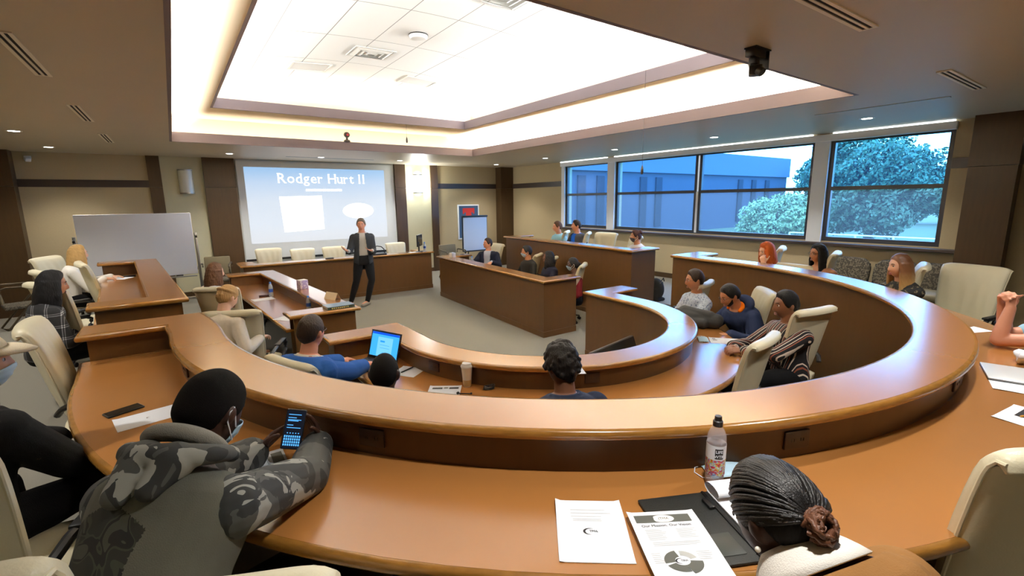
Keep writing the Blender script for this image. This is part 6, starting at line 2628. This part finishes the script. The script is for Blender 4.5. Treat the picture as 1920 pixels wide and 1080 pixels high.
for (x0, x1, y1) in ((-.30, -.42, -.07), (.30, .42, -.07), (0, 0, .55)):
    mb = MB()
    mb.tube([(x0 * .6, .04, 1.5), (x1, y1 + .1, .01)], .016, n=8)
    mb.build('leg', M_BLACKP, fc)
ps = thing('framed_poster', 'framed blue poster with a red block letter on the wall behind the flip chart', 'poster', (7.48, YB, 1.43))
mb = MB()
boxspan(mb, -.38, .38, -.03, 0, -.53, .53, bev=.004)
mb.build('frame', M_WINWHITE, ps)
mb = MB()
boxspan(mb, -.34, .34, -.032, -.028, -.49, .49)
mb.build('print', mat('poster_blue', S(62, 92, 128), .6, var=.15, vscale=3), ps, smooth=0)
mb = MB()
y = -.0335
for (a, b, c, d) in [(-.21, .29, .21, .42), (-.21, .25, -.15, .29), (.15, .25, .21, .29), (-.10, -.28, .10, .29), (-.16, -.36, .16, -.28)]:
    boxspan(mb, a, c, y, y + .001, b, d)
mb.build('letter', mat('poster_red', S(206, 52, 44), .6), ps, smooth=0)
bp = MB()
bp.ell((0, 0, .20), (.13, .16, .20), n=16, m=12)
bp.box((-.10, 0, .14), (.08, .22, .20), bev=.04)
bp.box((0, 0, .03), (.22, .28, .06), bev=.025)
me = remesh(bp, 'backpack', .012, 4)
me.materials.append(cloth('bag_dark', S(40, 38, 36)))
bpk = link('backpack', me, None, 180, (6.80, 5.22, TIER))
tag(bpk, 'dark backpack on the floor at the end of the raised window desk', 'bag')
mb = MB()
mb.tube([(-.07, -.14, .33), (-.02, -.17, .42), (.04, -.14, .36)], .010, n=6)
mb.tube([(.10, -.06, .33), (.15, -.05, .22), (.12, -.06, .08)], .014, n=6, flat=.5)
mb.build('strap', M_BLACKP, bpk)
# ================================================================ OUTSIDE THE WINDOWS
mb = MB()
boxspan(mb, 9.4, 90, -60, 60, -.2, -.02)
struct(mb.build('outside_lawn', mat('lawn', S(84, 96, 62), .95, var=.25, vscale=2), smooth=0))
bd = thing('office_building', 'long pale office building with narrow dark windows outside the window', 'building', (0, 0, 0))
mb = MB()
boxspan(mb, 12.0, 39.5, 18.4, 32, -.02, 3.55)
mb.build('wall', mat('brick_grey', S(58, 64, 76), .9, var=.06, vscale=1), bd, smooth=0)
mb = MB()
boxspan(mb, 11.9, 39.6, 18.25, 32.1, 3.55, 4.95)
mb.build('parapet', mat('parapet_pale', S(84, 92, 110), .9), bd, smooth=0)
M_BWIN = mat('building_glass', S(30, 35, 44), .95)
for x in (17.2, 18.6, 22.1, 23.5, 32.5, 34.3, 36.2):
    for z0, z1 in ((-.0, 3.4),):
        mb = MB()
        boxspan(mb, x, x + .55, 18.30, 18.42, .4, 3.3)
        mb.build('window', M_BWIN, bd, smooth=0)


def tree(label, x, y, trunk_h, crowns, leafc, n, seed, size=.16):
    t = thing('tree', label, 'tree', (x, y, -.02))
    rg = np.random.default_rng(seed)
    mb = MB()
    mb.tube([(0, 0, 0), (.05, 0, trunk_h * .5), (0, .05, trunk_h), (.1, .1, trunk_h + 1.0)], [.16, .13, .11, .05], n=10)
    for q in range(5):
        a = rg.random() * 6.28
        mb.tube([(0, 0, trunk_h * .8), (.5 * math.cos(a), .5 * math.sin(a), trunk_h + .5), (1.0 * math.cos(a), 1.0 * math.sin(a), trunk_h + 1.1)], [.07, .05, .02], n=6)
    mb.build('trunk', mat('bark', S(86, 72, 58), .9, var=.3, vscale=12), t)
    V, Fc = [], []
    tot = sum(c[3] ** 2 for c in crowns)
    for (cx, cy, cz, r) in crowns:
        m = int(n * r * r / tot)
        d = rg.normal(size=(m, 3))
        d /= np.linalg.norm(d, axis=1, keepdims=True)
        lum = 1 + .22 * np.sin(d @ np.array([4, 5, 3.0]) + rg.random() * 6) + .12 * np.sin(d @ np.array([-9, 7, 8.0]))
        p = np.array([cx, cy, cz]) + d * (r * lum * (.72 + .28 * rg.random(m)))[:, None] * np.array([1, 1, .85])
        nn = d + rg.normal(size=(m, 3)) * .7
        nn /= np.linalg.norm(nn, axis=1, keepdims=True)
        a = np.cross(nn, rg.normal(size=(m, 3)))
        a /= np.linalg.norm(a, axis=1, keepdims=True)
        b = np.cross(nn, a)
        s = size * (.6 + .8 * rg.random(m))[:, None]
        o = len(V)
        quad = np.stack([p - a * s, p + b * s * .5, p + a * s, p - b * s * .5], 1).reshape(-1, 3)
        V.extend(quad.tolist())
        Fc.extend([(o + 4 * i, o + 4 * i + 1, o + 4 * i + 2, o + 4 * i + 3) for i in range(m)])
    mb = MB()
    mb.v, mb.f, mb.mi = [tuple(v) for v in V], Fc, [0] * len(Fc)
    me = mb.mesh('crown')
    me.materials.append(leafc)
    link('crown', me, t, 0)
    return t


LEAF_D = mat('leaf_dark', S(74, 104, 76), .7, var=.3, vscale=1.5)
LEAF_L = mat('leaf_light', S(136, 160, 112), .7, var=.25, vscale=1.5)
tree('large dark leafy tree filling the window nearest the pilaster', 22.5, 7.2, 1.2, [(0, .5, 3.4, 1.6), (-.2, 1.4, 2.8, 1.2), (.3, -.9, 2.8, 1.25), (0, .6, 2.0, 1.3), (.4, -1.9, 2.2, .9), (.1, -.5, 1.5, 1.1), (.2, 1.3, 1.4, 1.0)], LEAF_D, 42000, 1, .08)
tree('pale green rounded tree before the building, low in the double window', 17.4, 8.5, .5, [(0, 0, 1.2, 1.0), (.2, .7, .9, .6), (0, -.7, 1.5, .8)], LEAF_L, 14000, 2, .06)
tree('distant pale tree beyond the corner of the building', 40, 15.8, 1.5, [(0, 0, 3.4, 1.6), (.5, -1.5, 2.6, 1.4)], LEAF_L, 7000, 3, .12)
tree('distant dark tree beyond the lawn, behind the railing', 44, 9.0, 1.2, [(0, 0, 2.4, 2.0), (.5, -3.0, 2.0, 1.8), (.2, 2.6, 2.0, 1.8)], LEAF_D, 9000, 4, .15)
rl = thing('railing', 'white metal railing on the lawn below the dark tree', 'railing', (14.2, 4.4, -.02))
mb = MB()
for z in (.62, .86, 1.10):
    mb.tube([(0, -1.2, z), (0, 2.0, z)], .022, n=6)
mb.build('rail', M_WHITE, rl)
for k in range(5):
    mb = MB()
    mb.tube([(0, -1.2 + k * .8, 0), (0, -1.2 + k * .8, 1.10)], .024, n=6)
    mb.build('post', M_WHITE, rl)
mb = MB()
boxspan(mb, 22, 60, -6, 5.2, -.03, .0)
struct(mb.build('outside_path', mat('path_pale', S(200, 198, 192), .9), smooth=0))

sun = bpy.data.lights.new('sun', 'SUN')
sun.energy = 4.0
sun.angle = math.radians(1)
sun.color = (1, .96, .88)
o = bpy.data.objects.new('sun', sun)
o.rotation_euler = Vector((.62, .30, -.72)).to_track_quat('-Z', 'Y').to_euler()
COL.objects.link(o)

w = bpy.data.worlds.new('sky')
SC.world = w
w.use_nodes = True
nt = w.node_tree
bg = nt.nodes['Background']
tc = nt.nodes.new('ShaderNodeTexCoord')
sp = nt.nodes.new('ShaderNodeSeparateXYZ')
nt.links.new(tc.outputs['Generated'], sp.inputs[0])
c = cramp(nt, sp.outputs['Z'], [(0, (.92, .96, 1, 1)), (.2, (.86, .93, 1, 1)), (.6, (.55, .74, 1, 1)), (1, (.35, .58, 1, 1))], const=False)
nt.links.new(c, bg.inputs['Color'])
bg.inputs['Strength'].default_value = 8.8

# ================================================================ CAMERA
cam = bpy.data.cameras.new('camera')
co_ = bpy.data.objects.new('camera', cam)
COL.objects.link(co_)
cam.sensor_fit = 'HORIZONTAL'
cam.sensor_width = 36.0
cam.lens = 883.427 / 1920 * 36.0
cam.clip_start = .03
cam.clip_end = 300
yaw, pit, rol = math.radians(35.25256), math.radians(10.576), math.radians(-.71208)
Fw = np.array([math.sin(yaw) * math.cos(pit), math.cos(yaw) * math.cos(pit), -math.sin(pit)])
Rg = np.array([math.cos(yaw), -math.sin(yaw), 0])
Up = np.cross(Rg, Fw)
R2 = Rg * math.cos(rol) + Up * math.sin(rol)
U2 = -Rg * math.sin(rol) + Up * math.cos(rol)
M = Matrix(((R2[0], U2[0], -Fw[0], 0), (R2[1], U2[1], -Fw[1], 0), (R2[2], U2[2], -Fw[2], 2.08), (0, 0, 0, 1)))
co_.matrix_world = M
SC.camera = co_
SC.view_settings.view_transform = 'Standard'
SC.view_settings.look = 'None'
SC.view_settings.exposure = 0.6
SC.view_settings.gamma = 1.0
SC.view_settings.use_curve_mapping = False
SC.cycles.use_denoising = True
SC.cycles.max_bounces = 7
SC.cycles.diffuse_bounces = 4
SC.cycles.glossy_bounces = 3
SC.cycles.transmission_bounces = 6
SC.cycles.transparent_max_bounces = 8
SC.cycles.sample_clamp_indirect = 6.0
SC.cycles.caustics_reflective = False
SC.cycles.caustics_refractive = False
